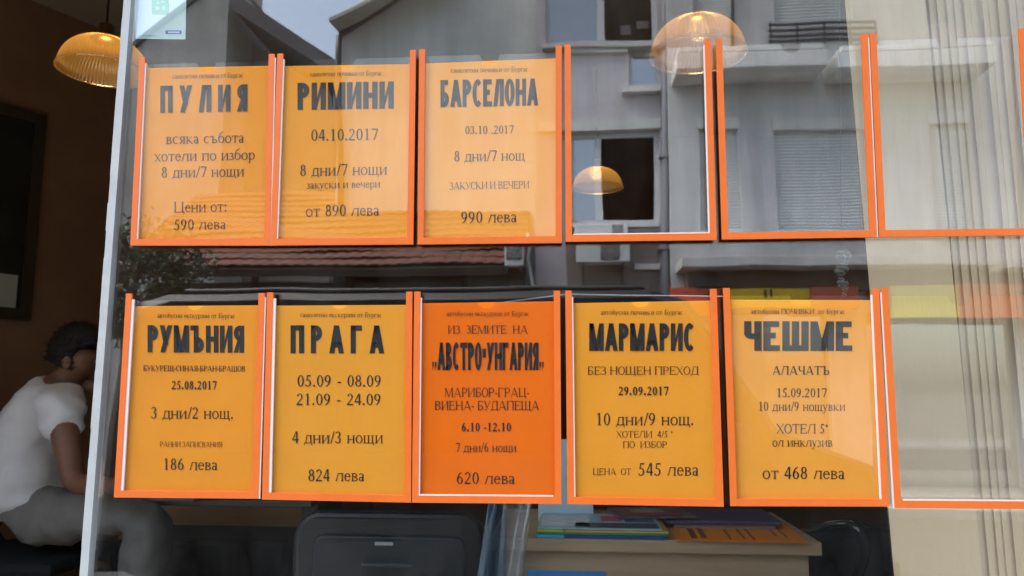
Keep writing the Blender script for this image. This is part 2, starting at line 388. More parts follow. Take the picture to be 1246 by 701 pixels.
    if U in 'РВБЬЪЫЯ':
        o = sf; rw = w*.82
        if U == 'Р':
            stem(o); p.arc(o+rw*.42, h*.72, rw*.58, h*.28, -90, 90, T, t); p.rect(o, h-t, o+rw*.44, h); p.rect(o, h*.44, o+rw*.44, h*.44+t); return p.P, o+rw+.02
        if U == 'В':
            stem(o); p.arc(o+rw*.40, h*.76, rw*.52, h*.24, -90, 90, T, t); p.arc(o+rw*.42, h*.27, rw*.60, h*.27, -90, 90, T, t)
            for y in (0, h*.52, h-t): p.rect(o, y, o+rw*.44, y+t)
            return p.P, o+rw*1.02+.02
        if U == 'Я':
            x = o+rw-T; stem(x); p.arc(o+rw*.56, h*.72, rw*.56, h*.28, 90, 270, T, t); p.rect(o+rw*.54, h-t, x, h); p.rect(o+rw*.54, h*.44, x, h*.44+t)
            p.q((o-.01, 0), (o+T*.95, 0), (o+rw*.62, h*.46), (o+rw*.36, h*.46)); 
            if sf: p.rect(o-sf*.8, 0, o+T*.6, th)
            return p.P, o+rw+sf
        x = o
        if U == 'Ъ':
            x = o+w*.26; p.rect(.0, h-t, x+T*.5, h); drop(0, h, h*.22)
        stem(x, top=(U != 'Б')); p.arc(x+rw*.40, h*.28, rw*.58, h*.28, -90, 90, T, t); p.rect(x, 0, x+rw*.42, t); p.rect(x, h*.56-t, x+rw*.42, h*.56)
        if U == 'Б': p.rect(x, h-t, x+rw*.88, h); drop(x+rw*.88-t*.9, h, h*.22)
        e = x+rw+.02
        if U == 'Ы': stem(e+.06); e += .06+T+sf
        return p.P, e
    if U == 'О': w = w*(1.04 if sf else .95); p.arc(w/2, h/2, w/2, h/2+.008, 0, 360, T, t, 28); return p.P, w
    if U == 'С':
        w = w*.98; p.arc(w/2, h/2, w/2, h/2+.008, 48, 312, T, t, 24)
        if sf and not low: p.rect(w*.86, h*.62, w*.86+t, h*.98)
        return p.P, w*.94
    if U == 'З':
        w = w*.78; p.arc(w*.42, h*.75, w*.46, h*.25, -90, 150, T, t); p.arc(w*.42, h*.27, w*.56, h*.27, -150, 90, T, t); return p.P, w
    if U == 'И' : pass
    d = CAP; dw = d*.66*(k/.98 if sf else .9)
    if ch == '0': p.arc(dw*.5, d/2, dw*.46, d/2, 0, 360, T, t, 26); return p.P, dw
    if ch == '1': p.rect(dw*.5-T/2, 0, dw*.5+T/2, d); p.q((dw*.5-T/2, d), (dw*.5-T/2, d-t*1.4), (dw*.18, d*.82), (dw*.18, d*.87)); p.rect(dw*.22, 0, dw*.78, th); return p.P, dw
    if ch == '2': p.arc(dw*.47, d*.72, dw*.42, d*.28, -20, 165, T, t); p.diag(dw*.02, t, dw*.66, d*.60, t*1.8); p.rect(dw*.02, 0, dw*.92, T*.75); return p.P, dw
    if ch == '3': p.arc(dw*.42, d*.76, dw*.40, d*.24, -90, 155, T, t); p.arc(dw*.40, d*.27, dw*.48, d*.27, -155, 90, T, t); return p.P, dw
    if ch == '4': p.rect(dw*.58, 0, dw*.58+T, d); p.rect(0, d*.24, dw*.96, d*.24+t*1.6); p.diag(0, d*.24+t, dw*.54, d, t*1.6); return p.P, dw
    if ch == '5': p.arc(dw*.40, d*.31, dw*.48, d*.31, -150, 110, T, t); p.diag(dw*.18, d*.52, dw*.3, d, t*1.5); p.rect(dw*.28, d-T*.75, dw*.86, d); return p.P, dw
    if ch == '6': p.arc(dw*.48, d*.31, dw*.44, d*.31, 0, 360, T, t); p.arc(dw*.86, d*.30, dw*.82, d*.72, 100, 182, T, t); return p.P, dw
    if ch == '7': p.rect(dw*.06, d-T*.75, dw*.94, d); p.diag(dw*.32, 0, dw*.86, d*.95, t*1.8); return p.P, dw
    if ch == '8': p.arc(dw*.48, d*.75, dw*.38, d*.25, 0, 360, T, t); p.arc(dw*.48, d*.28, dw*.45, d*.28, 0, 360, T, t); return p.P, dw
    if ch == '9': p.arc(dw*.46, d*.69, dw*.44, d*.31, 0, 360, T, t); p.arc(dw*.08, d*.70, dw*.82, d*.72, -80, 2, T, t); return p.P, dw
    b = T*1.15
    if ch == '.': p.rect(.03, 0, .03+b, b); return p.P, b+.08
    if ch == ',': p.q((.03, 0), (.03+b, 0), (.03+b, b), (.03, b)); p.q((.03+b*.5, 0), (.03+b, 0), (.03, -b), (.03, -b*.8)); return p.P, b+.06
    if ch == '„':
        b *= .5
        for o in (.02, .02+b*1.7): p.rect(o, .10, o+b, .10+b); p.q((o+b*.4, .10), (o+b, .10), (o+.01, .10-b*.9), (o, .10-b*.7))
        return p.P, b*2.8+.04
    if ch == ':': p.rect(.04, 0, .04+b, b); p.rect(.04, XH-b, .04+b, XH); return p.P, b+.1
    if ch == '-': y = (CAP if not sf else XH)*.46; p.rect(.03, y, .03+CAP*.34, y+max(t*1.7, T*.6)); return p.P, CAP*.34+.06
    if ch == '/': p.diag(0, -.02, CAP*.36, CAP+.02, t*1.5); return p.P, CAP*.42
    if ch == '*':
        for a in (90, 150, 210): 
            u = R(a); c, s_ = math.cos(u)*.12, math.sin(u)*.12; n_ = (-s_*.16, c*.16)
            p.q((.14+c+n_[0], .54+s_+n_[1]), (.14+c-n_[0], .54+s_-n_[1]), (.14-c-n_[0], .54-s_-n_[1]), (.14-c+n_[0], .54-s_+n_[1]))
        return p.P, .3
    return p.P, .26            # space
ST = {'n': dict(T=.098, t=.042, s=.055, k=1.0), 'b': dict(T=.145, t=.056, s=.05, k=1.04), 'h': dict(T=.205, t=.135, s=0, k=.76, cap=.72)}
def set_line(text, st, track=.05):
    out, x = [], 0.0
    for ch in text:
        P, a = glyph(ch, ST[st]); out += [[(q[0]+x, q[1]) for q in pp] for pp in P]; x += a+track
    return out, x-track
def letter(mb, text, st, xl, xr, base, cap, y, slope=0.0, track=.05):
    """text between two pixel columns on a pixel baseline, cap height in pixels, laid on the plane y"""
    P, wd = set_line(text, st, track); ch = .72 if st == 'h' else .66
    for pp in P:
        mb.poly([at(xl + (xr-xl)*q[0]/wd, base + slope*(q[0]/wd-.5)*(xr-xl) - cap*q[1]/ch, y) for q in pp])

# ------------------------------------------------------------------ poster holders and posters, stuck on the street side of the pane
def quadpt(q, u, v):
    """bilinear point in a holder's outline, u left to right, v bottom to top; q = TL, TR, BL, BR in the glass plane"""
    a = q[2].lerp(q[3], u); b = q[0].lerp(q[1], u); return a.lerp(b, v)
SW, BW = .0098, .0105              # widths of the orange strips
Y_STRIP, Y_POCKET, Y_PAPER = -.0140, -.0118, -.0088
def holder(pxq, sides, label):
    q = [at(*p, Y_STRIP) for p in pxq]; W_ = (q[1]-q[0]).length; H_ = (q[0]-q[2]).length
    base = (q[2]+q[3])/2
    t = thing('poster_holder', base, label, 'poster holder', 'clear holders with orange strips hung in two rows')
    def slab(mb, u0, u1, v0, v1, y0, y1, ov=(0, 0)):
        f = [quadpt(q, u, v) for u, v in ((u0, v0), (u1, v0), (u1, v1), (u0, v1))]
        mb.hexa([(p.x, y0, p.z) for p in f], [(p.x, y1, p.z) for p in f])
    a, b = SW/W_, BW/H_
    g = MB(); slab(g, 0, a, b, 1, Y_STRIP, Y_STRIP+.0042); g.build('side_strip', M_ORANGE, t)
    g = MB(); slab(g, 1-a, 1, b, 1, Y_STRIP, Y_STRIP+.0042); g.build('side_strip', M_ORANGE, t)
    g = MB(); slab(g, 0, 1, 0, b, Y_STRIP, Y_STRIP+.0044); g.build('bottom_strip', M_ORANGE, t)
    e = .0022/W_; eh = .0026/H_
    for c_ in dict.fromkeys(sides):
        g = MB(); n_ = sides.count(c_)
        if c_ == 'l': slab(g, a, a+e*n_, b, .97, Y_STRIP+.0006, Y_STRIP+.0036)
        if c_ == 'r': slab(g, 1-a-e*n_, 1-a, b, .97, Y_STRIP+.0006, Y_STRIP+.0036)
        if c_ == 'b': slab(g, a+e, 1-a-e, b, b+eh*.7, Y_STRIP+.0005, Y_STRIP+.0037)
        if c_ == 'R': slab(g, 1, 1+e, .0, .98, Y_STRIP+.0006, Y_STRIP+.0046)
        if c_ == 'L': slab(g, -e, 0, .0, .98, Y_STRIP+.0006, Y_STRIP+.0046)
        g.build('edge_lining', M_LINING, t)
    # clear pocket with a thumb notch in its top edge
    top = .965; n = 14; nr = .0155
    pts = [(a*.5, b*.5), (1-a*.5, b*.5), (1-a*.5, top)]
    for k in range(n+1):
        an = math.pi*k/n; pts.append((.5+math.cos(an)*nr/W_, top-math.sin(an)*nr/H_))
    pts.append((a*.5, top))
    f = [quadpt(q, u, v) for u, v in pts]
    g = MB(); g.hexa([(p.x, Y_POCKET, p.z) for p in f], [(p.x, Y_POCKET+.0007, p.z) for p in f]); g.build('pocket', M_POCKET, t)
    return q
def poster(pxq, top_px, colour, lines, label, slope):
    """paper in a holder; lines = (text, style, x left, x right, baseline, cap height, tracking)"""
    q = [at(*p, Y_PAPER) for p in pxq]; W_ = (q[1]-q[0]).length; H_ = (q[0]-q[2]).length
    a, b = .012/W_, .0125/H_
    tl, tr = at(*top_px[0], Y_PAPER), at(*top_px[1], Y_PAPER)
    bl, br = quadpt(q, a*.55, b*.5), quadpt(q, 1-a*.55, b*.5)
    v = tl-bl; tl = tl + (bl-quadpt(q, a, b))*.0
    nx, nz = 10, 14; g = MB(); fr, bk = [], []
    ph = random.random()*6
    for j in range(nz+1):
        for i in range(nx+1):
            u, w_ = i/nx, j/nz
            p = bl.lerp(br, u).lerp(tl.lerp(tr, u), w_)
            dy = .0003*math.sin(u*3.1+ph)*math.sin(w_*2.6+ph*.7)
            fr.append(g.bm.verts.new((p.x, Y_PAPER+dy, p.z))); bk.append(g.bm.verts.new((p.x, Y_PAPER+.0008+dy, p.z)))
    st = nx+1
    for j in range(nz):
        for i in range(nx):
            k = j*st+i
            g.bm.faces.new((fr[k], fr[k+1], fr[k+st+1], fr[k+st])); g.bm.faces.new((bk[k+st], bk[k+st+1], bk[k+1], bk[k]))
    o = g.build('poster', mat('paper_'+colour[0], colour[1], .85, var=.06, scale=7, spec=.12), smooth=True)
    # origin at the sheet's foot
    c = (bl+br)/2; o.data.transform(Matrix.Translation(-c)); o.location = c
    tag(o, label, 'poster', 'orange travel offers in the window')
    names = {'h': 'heading', 'n': 'text', 'b': 'text'}
    y = Y_PAPER-.00055
    for kind in ('heading', 'text'):
        g = MB(); used = False
        for (tx, sty, xl, xr, base, cap, *tk) in lines:
            if names[sty] == kind: used = True; letter(g, tx, sty, xl, xr, base, cap, y, slope, tk[0] if tk else .05)
        g.build('heading_letters' if kind == 'heading' else 'text_letters', M_INK, o, recalc=False)
    return o

Q = {1: ((169.5, 70), (334, 65.5), (158.4, 298.7), (328.3, 298.7)), 2: ((337.4, 65.3), (506, 60.6), (328.8, 298.6), (502.7, 297.3)),
     3: ((510, 60), (683.6, 55.3), (508, 297.3), (683.6, 295.5)), 4: ((686.9, 54.4), (865, 47.3), (688.2, 294), (872, 292)),
     5: ((871, 47.3), (1055.8, 41), (878.7, 291.3), (1067, 288.5)), 6: ((1058.4, 40.7), (1248, 34.5), (1070, 288.5), (1262, 286)),
     7: ((153.3, 357.2), (322, 356.6), (138.4, 605.4), (314.5, 607)), 8: ((325, 355.8), (501.7, 354.8), (318.7, 607.9), (500, 611.7)),
     9: ((504, 354.8), (681.5, 353.7), (501.2, 611.7), (683.2, 613.3)), 10: ((687.8, 353.7), (872, 351.5), (690.5, 613.5), (880.8, 616.7)),
     11: ((880, 350.4), (1069.7, 351), (889, 616), (1081.8, 616.5)), 12: ((1072.6, 350.4), (1262, 351), (1088.6, 618.2), (1284, 619.6))}
HL = {1: ('lR', 'clear poster holder with orange strips around the ПУЛИЯ sheet'), 2: ('l', 'clear poster holder with orange strips around the РИМИНИ sheet'),
      3: ('', 'clear poster holder with orange strips around the БАРСЕЛОНА sheet'), 4: ('rb', 'empty orange edged holder right of the БАРСЕЛОНА poster, white line inside its edge'),
      5: ('R', 'empty orange edged holder above the ЧЕШМЕ poster'), 6: ('', 'empty orange edged holder in the upper row, in front of the cream blind'),
      7: ('llR', 'clear poster holder with orange strips around the РУМЪНИЯ sheet'), 8: ('ll', 'clear poster holder with orange strips around the ПРАГА sheet'),
      9: ('lb', 'clear poster holder with orange strips around the АВСТРО-УНГАРИЯ sheet'), 10: ('l', 'clear poster holder with orange strips around the МАРМАРИС sheet'),
      11: ('r', 'clear poster holder with orange strips around the ЧЕШМЕ sheet'), 12: ('Lb', 'empty orange edged holder in the lower row, right of the ЧЕШМЕ poster')}
for k in Q: holder(Q[k], *HL[k])

C_A = ('amber', (.79, .300, .028)); C_B = ('golden', (.79, .318, .028)); C_Y = ('yellow', (.77, .325, .032)); C_O = ('orange', (.81, .155, .006)); C_L = ('light_amber', (.82, .345, .045))
SA, SE, SB = 'самолетни почивки от Бургас', 'автобусни екскурзии от Бургас', 'автобусни почивки от Бургас'
poster(Q[1], ((176.5, 83), (327, 80)), C_A, [
    (SA, 'n', 210, 296, 95, 6), ('ПУЛИЯ', 'h', 195, 301, 136.5, 33, .30), ('всяка събота', 'n', 202, 297, 174.5, 13), ('хотели по избор', 'n', 188, 310, 195.5, 13),
    ('8 дни/7 нощи', 'n', 196.5, 297, 215.5, 13), ('Цени от:', 'n', 211.5, 276, 258, 13), ('590 лева', 'n', 211.5, 275, 279.5, 13)], 'amber poster headed ПУЛИЯ, first in the upper row', -.018)
poster(Q[2], ((344, 80.5), (499.5, 78)), C_B, [
    (SA, 'n', 377.5, 465, 92.5, 6), ('РИМИНИ', 'h', 362, 479, 133, 33, .07), ('04.10.2017', 'n', 378.4, 460, 171, 14), ('8 дни/7 нощи', 'n', 365, 471, 213.5, 14),
    ('закуски и вечери', 'n', 373, 462.5, 229, 9.5), ('от 890 лева', 'n', 372, 461.6, 263, 14)], 'golden poster headed РИМИНИ in the upper row', -.016)
poster(Q[3], ((516.5, 77.2), (677, 71)), C_L, [
    (SA, 'n', 549, 643, 87.8, 6), ('БАРСЕЛОНА', 'h', 536, 655, 129.5, 33, .05), ('03.10 .2017', 'n', 566, 625, 163, 10), ('8 дни/7 нощ', 'n', 552.7, 638.6, 196, 13),
    ('ЗАКУСКИ И ВЕЧЕРИ', 'n', 547, 644, 230, 9), ('990 лева', 'n', 561, 629, 271, 14)], 'light amber poster headed БАРСЕЛОНА, beside an empty holder', -.018)
poster(Q[7], ((163, 372.6), (314, 371.5)), C_A, [
    (SE, 'n', 191.6, 286, 387, 6), ('РУМЪНИЯ', 'h', 179.6, 297, 429, 33, .06), ('БУКУРЕЩ-СИНАЯ-БРАН-БРАШОВ', 'b', 174.4, 298.5, 452, 7), ('25.08.2017', 'b', 208.7, 263.6, 474, 10.5),
    ('3 дни/2 нощ.', 'n', 183.6, 284, 509.5, 14), ('РАННИ ЗАПИСВАНИЯ', 'n', 194.4, 270.5, 544, 6.5), ('186 лева', 'n', 198.4, 264.8, 572, 14)], 'amber poster headed РУМЪНИЯ, first in the lower row', .006)
poster(Q[8], ((333, 372), (494, 371)), C_Y, [
    (SA.replace('почивки', 'екскурзии'), 'n', 365.4, 464.8, 386, 6), ('ПРАГА', 'h', 353.5, 467.5, 430, 34, .27), ('05.09 - 08.09', 'n', 361.6, 464, 470.5, 14), ('21.09 - 24.09', 'n', 360.5, 463.7, 493, 14),
    ('4 дни/3 нощи', 'n', 355.6, 466, 539.5, 14.5), ('824 лева', 'n', 375, 443.6, 585.6, 14.5)], 'yellowest poster, headed ПРАГА in spaced letters', .002)
poster(Q[9], ((511.5, 369), (674.5, 366.7)), C_O, [
    (SE, 'n', 543.6, 644, 384.6, 6), ('ИЗ  ЗЕМИТЕ  НА', 'n', 545, 642, 406, 10), ('„АВСТРО-УНГАРИЯ„', 'h', 525.6, 662, 450.4, 33.5, .04), ('МАРИБОР-ГРАЦ-', 'n', 541, 644, 483, 11),
    ('ВИЕНА- БУДАПЕЩА', 'n', 529, 656, 499, 11), ('6.10 -12.10', 'b', 561.5, 622, 525, 10.5), ('7 дни/6 нощи', 'n', 554.4, 628.3, 550, 11), ('620 лева', 'n', 555.5, 626.7, 589, 14.5)],
    'deep orange poster headed АВСТРО-УНГАРИЯ', 0)
poster(Q[10], ((695.5, 369), (864.5, 365.7)), C_B, [
    (SB, 'n', 731, 831, 383, 6), ('МАРМАРИС', 'h', 717, 845.4, 427, 33.5, .05), ('БЕЗ НОЩЕН ПРЕХОД', 'n', 715, 850, 456, 10), ('29.09.2017', 'b', 752.5, 813.4, 481, 10.5),
    ('10 дни/9 нощ.', 'n', 725, 844.3, 517.5, 15), ('ХОТЕЛИ  4/5 *', 'n', 750, 819, 532.5, 8), ('ПО  ИЗБОР', 'n', 758, 811.7, 545, 8), ('ЦЕНА  ОТ', 'n', 721.5, 768, 578, 8), ('545 лева', 'n', 776.4, 850.3, 579, 15.5)],
    'golden poster headed МАРМАРИС above the desk brochures', 0)
poster(Q[11], ((887.5, 364.7), (1062, 365.2)), C_L, [
    ('автобусни ПОЧИВКИ  от Бургас', 'n', 914, 1028.5, 382, 6), ('ЧЕШМЕ', 'h', 905.5, 1038, 427, 36, .05), ('АЛАЧАТЪ', 'b', 940, 1009.6, 456, 10.5), ('15.09.2017', 'n', 945, 1006, 483.5, 11),
    ('10 дни/9 нощувки', 'n', 923, 1028.5, 500, 11), ('ХОТЕЛ 5*', 'n', 945, 1008, 527.5, 11.5), ('ол инклузив', 'n', 940, 1013, 543.5, 11), ('от 468 лева', 'n', 928, 1028, 583, 15)],
    'light amber poster headed ЧЕШМЕ, last in the lower row', .002)

# pale sticker in the pane's upper corner
stk = thing('window_sticker', at(198, 48, .0075), 'pale blue sticker with a green badge in the upper corner of the pane', 'sticker')
def flat(mb, pts, y0, y1):
    mb.hexa([(*at(*p, y0)[:1], y0, at(*p, y0).z) for p in pts], [(at(*p, y0).x, y1, at(*p, y0).z) for p in pts])
def rounded(x0, y0, x1, y1, r, n=5):
    out = []
    for cx, cy, a0 in ((x1-r, y0+r, -90), (x1-r, y1-r, 0), (x0+r, y1-r, 90), (x0+r, y0+r, 180)):
        for k in range(n+1): a = R(a0+90*k/n); out.append((cx+r*math.cos(a), cy+r*math.sin(a)))
    return out
g = MB(); flat(g, [(163, -22), (227, -23), (225.5, 48), (165, 47)], .0072, .0076)
g.build('film', mixmat('sticker_film', [('Transparent', (1, 1, 1), None, .22), ('Diffuse', (.62, .80, .82), None, .78)]), stk)
g = MB(); flat(g, rounded(184.5, -12, 205, 17.5, 3), .0068, .00715); gb = g.build('badge', mat('badge_green', (.06, .42, .16), .5), stk)
g = MB()
for (x, y, w_, h_) in ((190, 2, 4, 3), (196, 1, 5, 2), (189, 8, 5, 4), (197, 7, 4, 5), (192, -4, 6, 3)): flat(g, rounded(x, y, x+w_, y+h_, 1), .0065, .00675)
g.build('badge_marks', mat('badge_light', (.28, .62, .30), .5), gb)
g = MB(); flat(g, rounded(201, 37, 221, 41.5, 2), .0068, .00715); lb = g.build('logo_bar', mat('logo_blue', (.03, .10, .34), .5), stk)
g = MB()
for k in range(6): flat(g, [(205+k*2.3, 38.4), (206.5+k*2.3, 38.4), (206.5+k*2.3, 40.2), (205+k*2.3, 40.2)], .0065, .00675)
g.build('logo_marks', mat('logo_white', (.6, .7, .8), .5), lb)
g = MB(); flat(g, [(168, 43), (190, 43.3), (190, 44.2), (168, 43.9)], .0068, .00715); g.build('fine_print', mat('fine_print', (.25, .35, .4), .5), stk)

# ------------------------------------------------------------------ pendant lamps
M_SHADE = mixmat('ribbed_amber_glass', [('Transparent', (.92, .82, .62), None, .42), ('Translucent', (.80, .54, .20), None, .26), ('Glossy', (1, .82, .48), .22, .20), ('Diffuse', (.45, .28, .10), None, .18)])
M_BULB = mat('lit_bulb', (.35, .2, .07), .5, emit=((1, .62, .22), .35))
M_BRASS = mat('aged_brass', (.30, .20, .09), .35, metal=.9)
def lamp(px, py, z_rim, diam, label, power):
    """px, py: where the photo shows the middle of the rim"""
    d = AX_R*((px-PW/2)/FPX) - AX_U*((py-PH/2)/FPX) + AX_F
    c = CAM + d*((z_rim-CAM.z)/d.z); r = diam/2; h = diam*.41
    t = thing('pendant_lamp', c, label, 'pendant lamp', 'ribbed amber pendant lamps')
    prof = [(r*1.04, -.006), (r*1.03, .004)] + [(r*math.cos(R(a))**.85, h*math.sin(R(a))) for a in (4, 12, 20, 28, 36, 44, 52, 60, 68, 75, 80)]
    g = MB(); g.lathe(prof, c, 288, 72, .0022*diam/.34); g.build('shade', M_SHADE, t, smooth=True)
    g = MB(); g.tube([c+Vector((r*1.04*math.cos(a), r*1.04*math.sin(a), -.004)) for a in [2*math.pi*k/64 for k in range(65)]], .0035, 6); g.build('rim', mixmat('rim_glass', [('Transparent', (1, 1, 1), None, .35), ('Glossy', (1, .95, .85), .1, .4), ('Translucent', (.9, .7, .45), None, .25)]), t, smooth=True)
    g = MB(); g.lathe([(.012, h*1.45), (.03, h*1.40), (.034, h*1.02), (.06, h*.985), (.06, h*.95)], c, 24, close=True); g.build('lamp_cap', M_BRASS, t, smooth=True)
    g = MB(); g.tube([c+Vector((0, 0, h*1.44)), Vector((c.x, c.y, 3.5))], .004, 8); g.build('cord', M_BLACK, t)
    l = bpy.data.lights.new('bulb_light', 'POINT'); l.energy = power; l.color = (1, .66, .30); l.shadow_soft_size = .04
    lo = bpy.data.objects.new('bulb_light', l); COL.objects.link(lo); lo.location = (0, 0, h*.70); lo.parent = t
lamp(126, 86, 2.78, .335, 'amber glass pendant lamp over the seated person, cut by the white pane edge', 0.7)
lamp(849, 66, 2.72, .335, 'nearest amber pendant lamp, glowing behind the top of an empty poster holder', 0.7)
lamp(727, 228, 2.74, .30, 'small distant amber pendant lamp seen through the first empty holder', 0.7)

# ------------------------------------------------------------------ inside: left wall picture, counter, bench
pq = [lw_pt(0, 0), None]
def on_wall(px, py, off=.03):
    d = AX_R*((px-PW/2)/FPX) - AX_U*((py-PH/2)/FPX) + AX_F
    o = lw_pt(0, 0, off); k = (o-CAM).dot(ln)/d.dot(ln); return CAM + d*k
A, B = on_wall(57, 141), on_wall(38, 390)
tA = (A-lw_pt(0, 0)).dot(ld); zt, zb = A.z, B.z
pic = thing('wall_picture', lw_pt(tA-.55, zb), 'large dark framed picture on the wall behind the seated person', 'picture')
def wl(mb, ta, tb, za, zb_, o0, o1):
    f = [(ta, za), (tb, za), (tb, zb_), (ta, zb_)]
    mb.hexa([lw_pt(t, z, o0) for t, z in f], [lw_pt(t, z, o1) for t, z in f])
L0, L1 = tA-1.15, tA
g = MB(); wl(g, L0+.05, L1-.05, zb+.05, zt-.05, .004, .024); g.build('canvas', mat('dark_print', (.010, .014, .012), .35, var=.6, scale=4), pic)
g = MB()
for q in ((L0, L0+.055, zb, zt), (L1-.055, L1, zb, zt), (L0+.056, L1-.056, zb, zb+.055), (L0+.056, L1-.056, zt-.055, zt)): wl(g, *q, .003, .034)
g.build('frame', mat('dark_wood_frame', (.030, .022, .012), .4), pic)
g = MB(); wl(g, L1-.20, L1-.075, zb+.05, zb+.22, .0245, .0262)
tag(g.build('paper_note', mat('note_paper', (.30, .32, .27), .8), None), 'small pale note tucked into the corner of the dark picture', 'note')

c0, c1 = at(60, 655, 3.1), at(391, 600, 3.1)
cn = thing('reception_counter', ((c0.x+c1.x)/2, 3.3, FLOOR_Z), 'plain brown wooden counter at the back of the shop', 'counter')
M_CNT = mat('brown_counter_wood', (.66, .38, .15), .55, var=.2, scale=2.5, stretch=(1, 1, 6))
g = MB(); g.box((c0.x, 3.1, c0.z), (c1.x, 3.5, c1.z+.05), .004); g.build('front_panel', M_CNT, cn)
g = MB(); g.box((c0.x+.03, 3.13, FLOOR_Z+.001), (c1.x-.03, 3.48, c0.z-.001)); g.build('plinth', M_BLACK, cn)
g = MB(); g.box((c0.x-.03, 3.06, c1.z+.051), (c1.x+.03, 3.54, c1.z+.085), .004); g.build('counter_top', M_CNT, cn)

b0, b1 = at(150, 660, 2.55), at(352, 660, 2.55)
bn = thing('bench_seat', ((b0.x+b1.x)/2, 2.75, FLOOR_Z), 'low black padded bench in front of the brown counter', 'bench')
g = MB(); g.box((b0.x, 2.55, FLOOR_Z+.12), (b1.x, 2.95, at(250, 656, 2.55).z), .03); g.build('seat', M_BLACKFAB, bn, smooth=False)
for x in (b0.x+.06, b1.x-.06):
    for y in (2.6, 2.9):
        g = MB(); g.box((x-.02, y-.02, FLOOR_Z), (x+.02, y+.02, FLOOR_Z+.119)); g.build('leg', M_BLACK, bn)

# ------------------------------------------------------------------ seated person
YP = 1.80
def skin_mesh(name, verts, edges, radii, material, parent=None, sub=2, root=0):
    me = bpy.data.meshes.new(name); me.from_pydata([tuple(v) for v in verts], edges, []); o = bpy.data.objects.new(name, me); COL.objects.link(o)
    o.modifiers.new('skin', 'SKIN'); sv = me.skin_vertices[0].data
    for i, r in enumerate(radii):
        sv[i].radius = r if isinstance(r, tuple) else (r, r); sv[i].use_root = (i == root)
    s_ = o.modifiers.new('sub', 'SUBSURF'); s_.levels = sub; s_.render_levels = sub
    dg = bpy.context.evaluated_depsgraph_get(); ev = o.evaluated_get(dg); nm = bpy.data.meshes.new_from_object(ev)
    bpy.data.objects.remove(o); bpy.data.meshes.remove(me)
    bm = bmesh.new(); bm.from_mesh(nm); bpy.data.meshes.remove(nm)
    mb = MB(); mb.bm.free(); mb.bm = bm
    return mb
def P(px, py, dy=0.0): return at(px, py, YP+dy)
M_SKIN = mat('skin', (.24, .115, .068), .5, var=.08, scale=14)
M_HAIR = mat('dark_hair', (.012, .009, .007), .6, bump=.6, bscale=220)
M_SHIRT = mat('white_tshirt', (.80, .81, .82), .85, var=.05, scale=8, bump=.55, bscale=16)
M_TROU = mat('grey_trousers', (.22, .215, .20), .9, var=.12, scale=10, bump=.6, bscale=14)
man = thing('person', (P(40, 640).x, YP, FLOOR_Z), 'person with short dark hair, white t-shirt and grey trousers sitting bent over a table', 'person')
hp = P(100, 437)
verts = [P(30, 632), P(28, 585), P(40, 530), P(58, 485), P(80, 462), P(92, 450),           # pelvis, belly, chest, shoulders, neck, skull base
         P(99, 437), P(103, 420),                                                        # head middle, crown
         P(74, 497, -.20), P(82, 545, -.25), P(90, 588, -.24), P(118, 592, -.30), P(140, 592, -.32),     # near arm
         P(74, 497, .20), P(92, 545, .26), P(108, 588, .26), P(130, 590, .20), P(150, 590, .16),       # far arm
         P(70, 628, -.09), P(178, 625, -.12), P(172, 705, -.12), P(165, 800, -.12), P(192, 815, -.13),
         P(70, 628, .10), P(182, 622, .12), P(180, 705, .12), P(178, 800, .12), P(205, 812, .13)]
for i in (21, 26): verts[i].z = FLOOR_Z+.10
for i in (22, 27): verts[i].z = FLOOR_Z+.04
edges = [(0, 1), (1, 2), (2, 3), (3, 4), (4, 5), (5, 6), (6, 7), (3, 8), (8, 9), (9, 10), (10, 11), (11, 12), (3, 13), (13, 14), (14, 15), (15, 16), (16, 17),
         (0, 18), (18, 19), (19, 20), (20, 21), (21, 22), (0, 23), (23, 24), (24, 25), (25, 26), (26, 27)]
radii = [.06, .07, .09, .09, .058, .06, (.098, .082), (.075, .066), .058, .048, .042, .036, .026, .058, .048, .042, .036, .026,
         .05, .05, .045, .036, .03, .05, .05, .045, .036, .03]
b = skin_mesh('body', verts, edges, radii, M_SKIN)
# face: turned to the right and down; nose, brow, chin, lips, ear
fw = Vector((.93, .02, -.26)).normalized(); up = Vector((.26, 0, .93)).normalized(); sd_ = fw.cross(up)
b.ball(hp+fw*.105-up*.02, .018, (1.2, .8, 1.1), 12); b.ball(hp+fw*.075-up*.092, .036, (1.1, 1, .8), 12); b.ball(hp+fw*.098-up*.058, .016, (.8, 1.5, .6), 10)
for s in (-1, 1):
    b.ball(hp+sd_*.084*s-up*.012-fw*.008, .024, (.8, .35, 1.35), 12); b.ball(hp+fw*.086+up*.012+sd_*.032*s, .013, (1, 1, .8), 10)
# hands: palm, four fingers, thumb, resting on the table
for base, dr in ((verts[12], Vector((1, -.15, -.02))), (verts[17], Vector((1, -.3, -.02)))):
    dr = dr.normalized(); sw = dr.cross(Vector((0, 0, 1))).normalized()
    b.tube([base-dr*.02, base+dr*.03, base+dr*.085], [.026, .034, .032], 12)
    for k, ln_ in enumerate((.068, .078, .074, .058)):
        o = base+dr*.08+sw*(.024-.016*k); b.tube([o, o+dr*ln_*.5+Vector((0, 0, .008)), o+dr*ln_*.85-Vector((0, 0, .004)), o+dr*ln_-Vector((0, 0, .018))], [.009, .009, .008, .006], 8)
    o = base+dr*.03+sw*.03; b.tube([o, o+dr*.03+sw*.02, o+dr*.055+sw*.022], [.012, .011, .008], 8)
b.build('body', M_SKIN, man, smooth=True)
